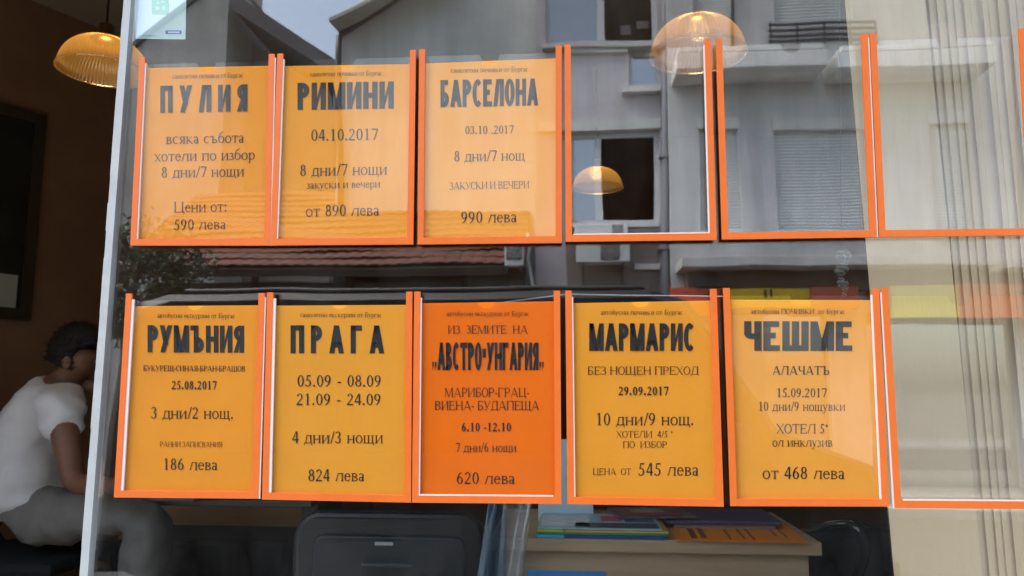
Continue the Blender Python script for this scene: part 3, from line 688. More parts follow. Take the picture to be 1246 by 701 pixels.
# hair cap
g = MB(); g.ball(hp+up*.025-fw*.026, .112, (1.02, .84, 1.0), 28)
for v in list(g.bm.verts):
    q = v.co-(hp+up*.025-fw*.026); a = q.dot(fw); c_ = q.dot(up)
    if a > .03 and c_ < .045: v.co -= fw*(a-.03)*.8 + up*.0
    if c_ < -.06: v.co += up*(-.06-c_)*.6 - fw*.0
    v.co += Vector((random.uniform(-1, 1), random.uniform(-1, 1), random.uniform(-1, 1)))*.0022
hc = hp+up*.025-fw*.026; hv = [v.co.copy() for v in g.bm.verts if (v.co-hc).dot(up) > -.055]
for k in range(2600):
    o = random.choice(hv)+Vector((random.gauss(0, .005), random.gauss(0, .005), random.gauss(0, .005))); n = (o-hc).normalized()
    if (o-hc).dot(fw) > .06 and (o-hc).dot(up) < .05: continue
    d = (n*.55-up*.55-fw*.15+Vector((random.gauss(0, .3), random.gauss(0, .3), random.gauss(0, .3)))).normalized(); w_ = n.cross(d).normalized()*.0016
    g.poly([o-w_, o+w_, o+d*random.uniform(.010, .022)])
g.build('hair', M_HAIR, man, smooth=True)
# shirt, sleeves to the elbow
sv = [P(30, 636), P(25, 580), P(36, 530), P(55, 487), P(72, 470), P(73, 497, -.20), P(80, 532, -.25), P(73, 497, .20), P(86, 532, .25)]
s = skin_mesh('shirt', sv, [(0, 1), (1, 2), (2, 3), (3, 4), (3, 5), (5, 6), (3, 7), (7, 8)], [(.19, .18), (.175, .16), (.16, .155), (.135, .15), .072, .088, .078, .088, .078], M_SHIRT)
from mathutils import noise
def crumple(mb, amp, fr, st=(1, 1, 1)):
    mb.bm.normal_update(); off = [(v, v.normal.copy()*amp*(noise.noise(Vector((v.co.x*fr*st[0], v.co.y*fr*st[1], v.co.z*fr*st[2])))+.5*noise.noise(v.co*fr*2.3))) for v in mb.bm.verts]
    for v, o in off: v.co += o
bmesh.ops.subdivide_edges(s.bm, edges=s.bm.edges[:], cuts=1, use_grid_fill=True); crumple(s, .017, 9, (1, 1, 1.8))
s.build('shirt', M_SHIRT, man, smooth=True)
tv = [P(22, 636), P(72, 628, -.09), P(176, 627, -.12), P(176, 650, -.12), P(170, 720, -.12), P(165, 790, -.12), P(72, 628, .10), P(182, 622, .12), P(182, 650, .12), P(180, 720, .12), P(178, 790, .12)]
tv[5].z = tv[10].z = FLOOR_Z+.12
tv.append(P(18, 585)); t_ = skin_mesh('trousers', tv, [(0, 11), (0, 1), (1, 2), (2, 3), (3, 4), (4, 5), (0, 6), (6, 7), (7, 8), (8, 9), (9, 10)], [(.15, .125), .105, .088, .088, .078, .062, .095, .085, .088, .078, .062, .11], M_TROU)
bmesh.ops.subdivide_edges(t_.bm, edges=t_.bm.edges[:], cuts=1, use_grid_fill=True); crumple(t_, .018, 10, (1.6, 1, 1))
t_.build('trousers', M_TROU, man, smooth=True)
for i in (21, 26):
    p = verts[i]; g = MB(); g.tube([(p.x-.05, p.y, FLOOR_Z+.05), (p.x+.03, p.y, FLOOR_Z+.055), (p.x+.13, p.y, FLOOR_Z+.04), (p.x+.19, p.y, FLOOR_Z+.028)], [.038, .05, .042, .024], 12); g.build('shoe', M_BLACK, man, smooth=True)

# his chair and table
sp = P(40, 655); sz = P(70, 628).z - .13
ch = thing('dining_chair', (sp.x, YP, FLOOR_Z), 'black chair under the person in the white t-shirt', 'chair')
g = MB(); g.box((sp.x-.26, YP-.24, sz-.05), (sp.x+.24, YP+.24, sz), .02); g.build('seat', M_BLACKFAB, ch)
g = MB(); g.box((sp.x-.33, YP-.22, sz+.05), (sp.x-.28, YP+.22, sz+.30), .02); g.build('backrest', M_BLACKFAB, ch)
for a in (-.24, .21):
    for b_ in (-.21, .21):
        g = MB(); g.tube([(sp.x+a, YP+b_, sz-.05), (sp.x+a*1.12, YP+b_*1.08, FLOOR_Z)], .014, 8); g.build('leg', M_BLACK, ch, smooth=True)
for b_ in (-.19, .19):
    g = MB(); g.tube([(sp.x-.25, YP+b_, sz-.02), (sp.x-.31, YP+b_, sz+.06)], .012, 8); g.build('back_post', M_BLACK, ch, smooth=True)
ta, tb = P(126, 600), P(385, 600); tz = ta.z - .012
tbl = thing('desk_table', ((ta.x+tb.x)/2, YP, FLOOR_Z), 'dark table the seated person leans on', 'table')
g = MB(); g.box((ta.x, YP-.05, tz-.026), (tb.x, YP+.5, tz), .005); g.build('table_top', mat('dark_table', (.05, .035, .025), .4), tbl)
for x in (tb.x-.04,):
    g = MB(); g.box((x-.03, YP+.05, FLOOR_Z), (x+.03, YP+.4, tz-.027)); g.build('leg', M_BLACK, tbl)
lx = ta.x+.24
lap = thing('laptop', (lx+.1, YP+.1, tz), 'dark open laptop on the table in front of the seated person', 'laptop')
g = MB(); g.box((lx-.06, YP-.12, tz+.001), (lx+.18, YP+.22, tz+.016), .003); g.build('keyboard', mat('laptop_grey', (.09, .09, .095), .4), lap)
g = MB(); g.box((lx+.18, YP-.12, tz+.017), (lx+.19, YP+.22, tz+.24), .003, Matrix.Rotation(R(14), 3, 'Y'), (lx+.18, YP, tz+.017)); g.build('screen', M_BLACK, lap)

# ------------------------------------------------------------------ black office chair in front of the window
YC = .85
def rrect(x0, x1, z0, z1, r, n=8):
    out = []
    for cx, cz, a0 in ((x1-r, z1-r, 0), (x0+r, z1-r, 90), (x0+r, z0+r, 180), (x1-r, z0+r, 270)):
        for k in range(n+1): a = R(a0+90*k/n); out.append((cx+r*math.cos(a), cz+r*math.sin(a)))
    return out
ca, cb, ctop = at(351, 660, YC), at(590, 660, YC), at(470, 625.5, YC).z
oc = thing('office_chair', ((ca.x+cb.x)/2, YC+.25, FLOOR_Z), 'black office chair with its broad rounded backrest turned to the window', 'chair')
def backplate(mb, x0, x1, z0, z1, r, y0, y1, bulge=.03, inset=.012):
    o = rrect(x0, x1, z0, z1, r); i = rrect(x0+inset, x1-inset, z0+inset, z1-inset, max(.005, r-inset)); xc = (x0+x1)/2; hw = (x1-x0)/2
    yb = lambda x: bulge*((x-xc)/hw)**2
    f0 = [mb.bm.verts.new((x, y0+inset+yb(x), z)) for x, z in o]; f1 = [mb.bm.verts.new((x, y0+inset*.3+yb(x), z)) for x, z in rrect(x0+inset*.3, x1-inset*.3, z0+inset*.3, z1-inset*.3, r)]
    f2 = [mb.bm.verts.new((x, y0+yb(x), z)) for x, z in i]; k = [mb.bm.verts.new((x, y1+yb(x), z)) for x, z in o]; n = len(o)
    for a, b_ in ((k, f0), (f0, f1), (f1, f2)):
        for q in range(n): mb.bm.faces.new((a[q], a[(q+1) % n], b_[(q+1) % n], b_[q]))
    mb.bm.faces.new(f2); mb.bm.faces.new(k[::-1])
g = MB(); backplate(g, ca.x, cb.x, ctop-.52, ctop, .075, YC, YC+.05); g.build('backrest', M_BLACK, oc)
pa, pb, pz = at(378, 655, YC), at(566, 655, YC), at(470, 653.5, YC).z
g = MB(); backplate(g, pa.x, pb.x, ctop-.46, pz, .03, YC-.007, YC+.004, .02, .006); g.build('back_panel', mat('black_panel', (.012, .016, .017), .5, bump=.2, bscale=200), oc)
la, lb_ = at(456, 659.5, YC-.009), at(478, 664, YC-.009)
g = MB(); g.box((la.x, YC-.0085, lb_.z), (lb_.x, YC-.0072, la.z)); g.build('maker_plate', mat('grey_plate', (.30, .36, .36), .5), oc)
la, lb_ = at(440, 685, YC-.009), at(503, 690, YC-.009)
g = MB(); g.box((la.x, YC-.017, lb_.z), (lb_.x, YC-.0072, la.z), .004); g.build('handle', mat('grey_handle', (.055, .06, .06), .4), oc)
xc = (ca.x+cb.x)/2
g = MB(); g.box((xc-.24, YC+.07, FLOOR_Z+.43), (xc+.24, YC+.55, FLOOR_Z+.51), .03); g.build('seat', M_BLACKFAB, oc)
g = MB(); g.tube([(xc, YC+.3, FLOOR_Z+.08), (xc, YC+.3, FLOOR_Z+.43)], .03, 12); g.build('gas_stem', M_BLACK, oc, smooth=True)
for k in range(5):
    a = 2*math.pi*k/5+.3; e = Vector((xc+.28*math.cos(a), YC+.33+.24*math.sin(a), FLOOR_Z+.075))
    g = MB(); g.tube([(xc, YC+.3, FLOOR_Z+.11), e], [.03, .018], 8); lg = g.build('leg', M_BLACK, oc, smooth=True)
    g = MB(); g.ball(e-Vector((0, 0, .045)), .03, (1, .6, 1), 12); g.build('caster', M_BLACK, lg, smooth=True)

# second chair, right of the desk
Y2 = 1.35
oc2 = thing('office_chair', (at(1035, 700, Y2).x, Y2+.2, FLOOR_Z), 'black chair with a shiny curved armrest right of the wooden desk', 'chair')
qa, qb, qt = at(985, 660, Y2+.3), at(1120, 660, Y2+.3), at(1040, 640, Y2+.3).z
g = MB(); backplate(g, qa.x, qb.x, qt-.5, qt, .09, Y2+.28, Y2+.34); g.build('backrest', M_BLACKFAB, oc2)
g = MB(); g.box((qa.x, Y2-.15, qt-.62), (qb.x, Y2+.27, qt-.54), .03); g.build('seat', M_BLACKFAB, oc2)
arm = [(962, 652), (985, 645), (1012, 638), (1035, 637), (1048, 645), (1053, 660), (1052, 680), (1044, 700), (1030, 725)]
g = MB(); g.tube([at(x, y, Y2-.05+.04*math.sin(k)) for k, (x, y) in enumerate(arm)], [.010, .012, .014, .016, .017, .017, .016, .016, .014], 12); g.build('armrest', mat('gloss_black', (.018, .022, .022), .16), oc2, smooth=True)
xm = (qa.x+qb.x)/2
g = MB(); g.tube([(xm, Y2+.06, FLOOR_Z+.03), (xm, Y2+.06, qt-.62)], .03, 12); g.build('gas_stem', M_BLACK, oc2, smooth=True)
for k in range(5):
    a = 2*math.pi*k/5; g = MB(); g.tube([(xm, Y2+.06, FLOOR_Z+.09), (xm+.26*math.cos(a), Y2+.06+.26*math.sin(a), FLOOR_Z+.02)], [.03, .018], 8); g.build('leg', M_BLACK, oc2, smooth=True)

# ------------------------------------------------------------------ wooden desk with papers
YD = .92
dl, dr_ = at(596, 663, YD), at(1000, 663, YD); dz = at(800, 657.5, YD).z; dth = dz - at(800, 673, YD).z; YDB = YD+.52
dk = thing('office_desk', ((dl.x+dr_.x)/2, YD+.26, FLOOR_Z), 'light wooden desk close behind the window with brochures on it', 'desk')
g = MB(); g.box((dl.x, YD, dz-dth), (dr_.x, YDB, dz), .002); g.build('desk_top', M_WOOD, dk)
pr = at(984, 690, YD+.02).x
g = MB(); g.box((dl.x+.03, YD+.02, FLOOR_Z+.05), (pr, YD+.038, dz-dth-.001)); g.build('front_panel', M_WOOD, dk)
for x in (dl.x+.01, pr-.02):
    g = MB(); g.box((x, YD+.039, FLOOR_Z), (x+.019, YDB-.02, dz-dth-.001)); g.build('side_panel', M_WOOD, dk)
def on_desk(px, py, z=None):
    z = dz if z is None else z
    d = AX_R*((px-PW/2)/FPX) - AX_U*((py-PH/2)/FPX) + AX_F; k = (z-CAM.z)/d.z; return CAM+d*k
# brochure stack: each booklet lies on the one below
z = dz+.0008; x0, x1 = at(653, 657, YD+.02).x, at(813, 657, YD+.02).x; xs = at(687, 650, YD+.02).x
GRP = 'brochures stacked on the desk'
def booklet(xa, xb, y0, y1, z0, h, col, label, name='brochure', rot=0.0, cover=None):
    t = MB(); t.box((xa, y0, z0), (xb, y1, z0+h), .0008, Matrix.Rotation(rot, 3, 'Z'))
    o = t.build(name, mat(col[0], col[1], .35, var=col[2] if len(col) > 2 else .05, scale=22)); tag(o, label, 'brochure', GRP if name == 'brochure' else None)
    if cover:
        for nm, (u0, u1, v0, v1), cc in cover:
            c = MB(); c.box((xa+(xb-xa)*u0, y0+(y1-y0)*v0, z0+h+.0003), (xa+(xb-xa)*u1, y0+(y1-y0)*v1, z0+h+.0007), 0, Matrix.Rotation(rot, 3, 'Z'), ((xa+xb)/2, (y0+y1)/2, 0)); c.build(nm, mat(*cc), o)
    return o
booklet(x0, xs-.001, YD+.004, YD+.25, z, .0085, ('spine_sky', (.06, .48, .76)), 'sky blue brochure at the bottom left of the desk stack')
booklet(xs+.001, x1-.004, YD+.005, YD+.25, z, .0085, ('spine_navy', (.015, .08, .30)), 'navy blue brochure at the bottom of the desk stack'); z += .0095
booklet(x0+.001, x1-.002, YD+.004, YD+.25, z, .005, ('spine_green', (.03, .32, .12)), 'green spined brochure above the navy one in the stack'); z += .0056
booklet(x0+.002, xs-.002, YD+.004, YD+.25, z, .006, ('spine_lime', (.62, .68, .05)), 'lime yellow brochure at the left of the stack')
booklet(xs, x1, YD+.0045, YD+.25, z, .0055, ('spine_mustard', (.66, .45, .07)), 'mustard spined brochure above the green one in the stack'); z += .0066
booklet(x0+.005, x1-.015, YD+.007, YD+.26, z, .004, ('cover_sky', (.36, .60, .74), .2), 'pale blue picture brochure on top of the desk stack', cover=[
    ('cover_photo', (.02, .42, .10, .75), ('photo_pale', (.75, .80, .78), .4, 0, .5, .35, 40)), ('cover_photo', (.52, .70, .45, .8), ('photo_pink', (.60, .12, .22), .4, 0, .5, .3, 40)),
    ('cover_photo', (.30, .98, .04, .34), ('photo_dark', (.06, .10, .12), .4, 0, .5, .8, 50)), ('cover_photo', (.72, .97, .4, .92), ('photo_sea', (.04, .16, .30), .4, 0, .5, .5, 30))]); z += .005
# white leaflet leaning upright behind the stack
wa, wb = at(655, 640, YD+.272), at(722, 640, YD+.272); wz = at(690, 535, YD+.3).z
lf = MB(); lf.hexa([(wa.x, YD+.265, dz+.001), (wb.x, YD+.265, dz+.001), (wb.x, YD+.315, wz), (wa.x, YD+.315, wz)], [(wa.x, YD+.267, dz+.001), (wb.x, YD+.267, dz+.001), (wb.x, YD+.317, wz), (wa.x, YD+.317, wz)])
tag(lf.build('leaflet', mat('white_leaflet', (.62, .78, .84), .5, var=.05, scale=9)), 'white leaflet standing upright behind the brochure stack', 'leaflet')
st2 = MB(); st2.box((wa.x, YD+.325, dz+.001), (wb.x, YD+.40, wz-.02), .004)
tag(st2.build('leaflet_box', mat('white_card', (.5, .52, .52), .6)), 'pale card box on the desk behind the white leaflet', 'box')
# glossy magazine and violet folder
mx0, mx1 = at(742, 640, YD+.18).x, at(838, 640, YD+.18).x
booklet(mx0+.01, mx1+.01, YD+.16, YD+.34, dz+.030, .006, ('magazine_cover', (.16, .13, .14), .7), 'glossy dark magazine with a red cover band between brochures and violet folder', 'magazine', R(8), cover=[
    ('cover_photo', (.1, .8, .1, .34), ('photo_red', (.42, .04, .05), .3, 0, .5, .4, 40)), ('cover_photo', (.25, .7, .4, .75), ('photo_grey', (.42, .42, .44), .3, 0, .5, .6, 30))])
fx0, fx1 = at(800, 640, YD+.22).x, at(948, 638, YD+.22).x
fo = MB(); fo.box((fx0+.02, YD+.175, dz+.012), (fx1, YD+.42, dz+.024), .004)
o = tag(fo.build('document_folder', mat('violet_folder', (.10, .09, .17), .4, var=.1)), 'grey violet document folder lying at the back of the desk', 'folder')
f2 = MB(); f2.box((fx0+.04, YD+.18, dz+.0005), (fx1-.02, YD+.41, dz+.0115)); tag(f2.build('paper_stack', mat('paper_edge', (.30, .25, .22), .8, var=.2, scale=90, stretch=(1, 1, 30))), 'stack of paper sheets under the violet folder', 'paper stack')
# loose orange flyer
oq = [on_desk(822, 658, dz+.001), on_desk(985, 661.5, dz+.001), on_desk(955, 638, dz+.001), on_desk(815, 641, dz+.001)]
fl = MB(); fl.hexa(oq, [p+Vector((0, 0, .0015)) for p in oq]); fo = tag(fl.build('flyer', mat('orange_flyer', (.86, .30, .02), .7, var=.05)), 'orange printed flyer lying at the right end of the desk', 'flyer')
def fq(u, v): return oq[0].lerp(oq[1], u).lerp(oq[3].lerp(oq[2], u), v)+Vector((0, 0, .0021))
for (u, v0, v1, wd) in ((.13, .15, .9, .05), (.21, .15, .9, .045), (.42, .1, .75, .02), (.53, .15, .85, .02), (.60, .1, .8, .02), (.80, .3, .85, .018), (.87, .25, .8, .018)):
    n = int(6+10*(v1-v0)); g = MB()
    for k in range(n):
        a = v0+(v1-v0)*k/n; b_ = a+(v1-v0)/n*.62
        g.poly([fq(u, a), fq(u+wd, a), fq(u+wd*.97, b_), fq(u, b_)])
    g.build('printed_line', mat('flyer_ink', (.16, .05, .015), .7), fo, recalc=False)
# blue and clear plastic bag hanging over the desk's left end
def cloth_strip(path_l, path_r, y, name, m, parent=None, folds=5, amp=.012, thick=.0012, seed=0):
    rnd = random.Random(seed); mb = MB(); nu, nv = 22, 16; F, B_ = [], []
    ph = [rnd.random()*6 for _ in range(4)]
    for j in range(nv+1):
        v = j/nv
        L = at(*[path_l[0][i]+(path_l[1][i]-path_l[0][i])*v for i in (0, 1)], y); R_ = at(*[path_r[0][i]+(path_r[1][i]-path_r[0][i])*v for i in (0, 1)], y)
        for i in range(nu+1):
            u = i/nu; d = amp*math.sin(u*folds*6.28+ph[0]+v*2.2)+amp*.6*math.sin(u*folds*3.1+v*5+ph[1])+amp*.4*math.sin(v*11+ph[2]+u*4)
            p = L.lerp(R_, u); F.append(mb.bm.verts.new((p.x, y+d, p.z))); B_.append(mb.bm.verts.new((p.x, y+d+thick, p.z)))
    s_ = nu+1
    for j in range(nv):
        for i in range(nu):
            k = j*s_+i; mb.bm.faces.new((F[k], F[k+1], F[k+s_+1], F[k+s_])); mb.bm.faces.new((B_[k+s_], B_[k+s_+1], B_[k+1], B_[k]))
    return mb.build(name, m, parent, smooth=True)
bg_ = thing('plastic_bag', (at(605, 701, YD-.05).x, YD-.05, 1.0), 'crumpled blue and clear plastic bag hanging at the left end of the desk', 'bag')
cloth_strip(((596, 600), (572, 760)), ((618, 600), (612, 760)), YD-.06, 'blue_side', mixmat('bag_blue', [('Diffuse', (.03, .12, .22), None, .36), ('Glossy', (1, 1, 1), .25, .05), ('Transparent', (.6, .8, .9), None, .59)]), bg_, 1.1, .007, seed=3)
cloth_strip(((614, 600), (600, 760)), ((648, 600), (632, 760)), YD-.075, 'clear_side', mixmat('bag_clear', [('Transparent', (.95, .97, 1), None, .78), ('Diffuse', (.5, .53, .57), None, .17), ('Glossy', (1, 1, 1), .2, .05)]), bg_, 1.2, .009, seed=5)
# interior ledge under the window with a blue box file on it
g = MB(); g.box((PANE_L+.02, .142, PANE_B-.06), (1.5, .40, PANE_B-.02), .004)
g.build('window_ledge', M_TRIM, shop)
ba, bb = at(640, 709, .22), at(740, 709, .22)
bx = thing('box_file', ((ba.x+bb.x)/2, .27, PANE_B-.02), 'bright blue box file standing on the window ledge', 'box file')
g = MB(); g.box((ba.x, .22, PANE_B-.0195), (bb.x, .32, ba.z-.012), .003); g.build('case', mat('file_blue', (.02, .22, .60), .4), bx)
g = MB(); g.box((ba.x-.001, .219, ba.z-.0115), (bb.x+.001, .321, ba.z), .002); g.build('lid', mat('file_blue', (.02, .22, .60), .4), bx)

# ------------------------------------------------------------------ cream vertical blind at the right
M_SLAT = mat('cream_slat', (.66, .525, .335), .8, var=.05, scale=3, bump=.12, bscale=160, stretch=(1, 1, .25))
YB = .20
vb = thing('vertical_blind', (at(1150, 350, YB).x, YB, 2.55), 'cream vertical blind pulled together at the right side of the window', 'blind')
def slat(xc, yc, wd, ang, tilt, bow=.006):
    mb = MB(); n = 8; fr, bk = [], []
    for z_ in (PANE_B-.01, 2.54):
        for k in range(n+1):
            u = (k/n-.5); a = u*wd; b_ = bow*(1-4*u*u)
            x = xc + a*math.cos(ang) + b_*math.sin(ang) + tilt*(z_-1.5); y = yc + a*math.sin(ang) - b_*math.cos(ang)
            fr.append(mb.bm.verts.new((x, y, z_))); bk.append(mb.bm.verts.new((x-math.sin(ang)*.0012, y+math.cos(ang)*.0012, z_)))
    for k in range(n):
        mb.bm.faces.new((fr[k], fr[k+1], fr[n+2+k], fr[n+1+k])); mb.bm.faces.new((bk[k+1], bk[k], bk[n+1+k], bk[n+2+k]))
    for a, b_ in ((0, n+1), (n, 2*n+1)): mb.bm.faces.new((fr[a], fr[b_], bk[b_], bk[a]))
    mb.build('slat', M_SLAT, vb, smooth=False)
s0 = at(1061, 350, YB); s1 = at(1166, 350, YB)
slat((s0.x+s1.x)/2, YB, s1.x-s0.x, R(3), -.030, .004)
x = at(1128, 350, YB).x
px_ = x+.006
for k in range(29):
    slat(px_, YB+.050+random.uniform(-.0012, .0012), .127, R(36+random.uniform(-3.5, 3.5)), -.03+.0010*k, .010); px_ += .0150+random.uniform(-.002, .002)
g = MB(); g.box((at(1040, 350, YB).x-.9, YB-.01, 2.545), (1.5, YB+.05, 2.59), .003); g.build('head_rail', M_TRIM, vb)

# knotted grey cord hanging beside the blind
kc = [at(1024+3*math.sin(k*1.9), 300+k*4.6, .16+.006*math.cos(k*1.9)) for k in range(14)]
cd = thing('knotted_cord', kc[-1], 'grey knotted cord hanging beside the blind edge', 'cord')
g = MB(); g.tube([at(1021, -60, .16), kc[0]], .0007, 6); g.build('string', mat('cord_grey', (.05, .05, .05), .8), cd)
g = MB()
for k in range(60):
    u = k/59; c = at(1025+2.5*math.sin(u*9), 306+u*54, .16); rr = .0085*(.75+.35*math.sin(u*19))*(1-.35*u)
    g.ball(c+Vector((rr*.8*math.cos(k*1.3), rr*.8*math.sin(k*1.3), 0)), rr*.72, (1, 1, .8), 8)
g.build('knot', mat('cord_knot', (.12, .115, .11), .85, var=.3, scale=120), cd, smooth=True)

# pale tube added to draw the reflected highlight of the van's roof edge
g = MB(); g.tube([at(x, y, .05) for x, y in ((512, 386), (560, 376), (620, 367), (690, 358), (760, 359.5), (830, 360), (880, 361))], .0011, 6)
tag(g.build('roof_highlight', mat('highlight_white', (.62, .66, .68), .5)), 'thin pale cable strung behind the lower poster row', 'cable')

# ------------------------------------------------------------------ across the street (seen reflected in the pane)
def rect(px0, py0, px1, py1, Y):
    pm, qm = (py0+py1)/2, (px0+px1)/2
    return at(px0, pm, Y).x, at(px1, pm, Y).x, at(qm, py1, Y).z, at(qm, py0, Y).z
def mbox(mb, px0, py0, px1, py1, Y, dep, bevel=0.0):
    x0, x1, z0, z1 = rect(px0, py0, px1, py1, Y); mb.box((x0, -Y-dep, z0), (x1, -Y, z1), bevel); return mb
M_C = mat('lilac_render', (.52, .49, .51), .9, streak=.28, var=.14, scale=.9, bump=.4, bscale=40)
M_D = mat('pale_grey_render', (.55, .55, .55), .9, streak=.28, var=.14, scale=.8, bump=.4, bscale=40)
M_B = mat('grey_cement_render', (.70, .74, .72), .92, streak=.28, var=.16, scale=.7, bump=.4, bscale=30)
M_BAND = mat('pale_band', (.60, .60, .58), .85, streak=.28, var=.1, scale=2)
M_WFR = mat('white_window_frame', (.52, .54, .55), .45, var=.05)
M_GREYM = mat('grey_metal', (.20, .21, .23), .5, var=.1)
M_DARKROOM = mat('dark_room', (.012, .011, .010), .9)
M_SHUT = mat('roller_shutter', (.62, .64, .63), .6, streak=.2, var=.08, scale=3)
M_RAIL = mat('dark_railing', (.035, .035, .04), .5)
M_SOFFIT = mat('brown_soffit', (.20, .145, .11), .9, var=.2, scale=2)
M_PANE = None
def pane_mat():
    global M_PANE
    if M_PANE: return M_PANE
    M = bpy.data.materials.new('window_pane'); M.use_nodes = True; t = M.node_tree; t.nodes.clear()
    o = t.nodes.new('ShaderNodeOutputMaterial'); d = t.nodes.new('ShaderNodeBsdfDiffuse'); gl = t.nodes.new('ShaderNodeBsdfGlossy'); mx = t.nodes.new('ShaderNodeMixShader')
    d.inputs[0].default_value = (.10, .11, .115, 1); gl.inputs['Roughness'].default_value = .05; gl.inputs['Color'].default_value = (.9, .95, 1, 1); mx.inputs[0].default_value = .34
    t.links.new(d.outputs[0], mx.inputs[1]); t.links.new(gl.outputs[0], mx.inputs[2]); t.links.new(mx.outputs[0], o.inputs[0]); M_PANE = M; return M

# lilac apartment house with open windows
YC_ = 12.3
X0, X1 = at(652, 200, YC_).x, at(813, 200, YC_).x
ap = thing('apartment_house', ((X0+X1)/2, -YC_, 0), 'lilac grey house front with large open dark windows, reflected in the middle of the pane', 'building')
W_UP = rect(664, -75, 797, 52, YC_); W_LO = rect(694, 160, 802, 271, YC_); W_SM = rect(764, 60, 802, 103, YC_)
W_TOP = (W_UP[0], W_UP[1], W_UP[3]+1.3, W_UP[3]+3.0)
g = MB(); wall_mesh(g, X0, X1, 0, 13, -YC_, -YC_-.3, [W_UP, W_LO, W_SM, W_TOP]); g.build('wall', M_C, ap)
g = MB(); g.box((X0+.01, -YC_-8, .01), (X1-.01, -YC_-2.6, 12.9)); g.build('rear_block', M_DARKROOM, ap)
g = MB(); g.box((X0-.2, -YC_-8.2, 13.001), (X1+.1, -YC_+.5, 13.25)); g.build('roof', M_GREYM, ap)
def framed(W, bars, open_from=None, parent=ap, Y=YC_, fw=.075, glass=True):
    """window: frame with mullions at the given fractions; panes left of open_from are glazed, right of it stand open on a dark room"""
    f = MB(); x0, x1, z0, z1 = W; y = -Y-.12
    f.box((x0, y-.06, z0), (x0+fw, y, z1)); f.box((x1-fw, y-.06, z0), (x1, y, z1)); f.box((x0+fw, y-.06, z0), (x1-fw, y, z0+fw)); f.box((x0+fw, y-.06, z1-fw), (x1-fw, y, z1))
    for b_ in bars: f.box((x0+(x1-x0)*b_-.065, y-.055, z0+fw), (x0+(x1-x0)*b_+.065, y+.005, z1-fw))
    fo = f.build('window', M_WFR, parent)
    xo = x1-fw if open_from is None else x0+(x1-x0)*open_from
    p = MB(); p.box((x0+fw, y-.035, z0+fw), (xo, y-.025, z1-fw)); p.build('pane', pane_mat(), fo)
    if open_from is not None:
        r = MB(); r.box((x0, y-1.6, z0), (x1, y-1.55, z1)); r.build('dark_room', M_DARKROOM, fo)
    return fo
framed(W_UP, [.52], .55); framed(W_LO, [.32], .36); framed(W_SM, []); framed(W_TOP, [.5])
g = MB(); mbox(g, 660, 52, 800, 57, YC_-.14, .14); mbox(g, 690, 58.5, 763, 63.5, YC_-.10, .10); mbox(g, 757, 103.5, 802, 110, YC_-.16, .16); mbox(g, 690, 271.5, 802, 276, YC_-.1, .1); g.build('sill', M_BAND, ap)
g = MB(); mbox(g, 655, 146, 803, 158, YC_-.06, .06); mbox(g, 773, 321, 803, 328, YC_-.12, .12); g.build('string_course', M_BAND, ap)
for k in range(2):     # pale things seen in the dark upper opening
    q = [(756, 32, 767, 43), (774, 26, 788, 35)][k]; g = MB(); mbox(g, *q, YC_+.6, .03); g.build('curtain_scrap', mat('grey_cloth', (.22, .21, .2), .9), ap)
g = MB(); g.tube([mirrored(806, -400, YC_-.12), mirrored(808, 120, YC_-.12), mirrored(810, 340, YC_-.12), mirrored(811, 560, YC_-.12)], .065, 12); g.build('drainpipe', M_GREYM, ap, smooth=True)
g = MB()
for y in (55, 188, 300): mbox(g, 801.5, y, 816, y+3, YC_-.2, .18)
g.build('pipe_bracket', M_GREYM, ap)
g = MB(); mbox(g, 690, 283, 803, 420, YC_-.012, .01); g.build('plinth_panel', mat('dark_render', (.20, .175, .165), .9, var=.2, scale=1.5), ap)

def aircon(px0, py0, px1, py1, Y, label, fan=.62):
    x0, x1, z0, z1 = rect(px0, py0, px1, py1, Y); t = thing('air_conditioner', ((x0+x1)/2, -Y-.3, z0), label, 'air conditioner')
    g = MB(); g.box((x0, -Y-.32, z0), (x1, -Y, z1), .02); g.build('casing', mat('aircon_white', (.56, .57, .55), .6, var=.1, scale=6), t)
    cx, cz, r = x0+(x1-x0)*fan, (z0+z1)/2, min((z1-z0), (x1-x0))*.42
    g = MB(); pts = rrect(cx-r, cx+r, cz-r, cz+r, r*.25); g.hexa([(x, -Y+.004, z) for x, z in pts], [(x, -Y-.01, z) for x, z in pts]); fg = g.build('fan_grille', mat('fan_dark', (.06, .065, .065), .6), t)
    g = MB()
    for k in range(5):
        rr = r*(.2+.18*k); g.tube([(cx+rr*math.cos(a), -Y+.012, cz+rr*math.sin(a)) for a in [2*math.pi*q/32 for q in range(33)]], .006, 5)
    for k in range(8): a = math.pi*k/4; g.tube([(cx, -Y+.014, cz), (cx+r*.95*math.cos(a), -Y+.014, cz+r*.95*math.sin(a))], .005, 5)
    g.build('fan_guard', mat('guard_grey', (.3, .3, .3), .5), fg)
    for s in (.12, .88):
        g = MB(); xb = x0+(x1-x0)*s; g.box((xb-.02, -Y-.5, z0-.07), (xb+.02, -Y+.02, z0-.005)); g.box((xb-.02, -Y-.5, z0-.35), (xb+.02, -Y-.46, z0-.07)); g.build('bracket', M_RAIL, t)
    return t
aircon(702, 291, 767, 319, YC_-.55, 'wall mounted air conditioner below the big open window of the lilac house', .62)
aircon(700, 272, 764, 288, YC_-.35, 'flat air conditioner box just under the sill of the big open window', .8)

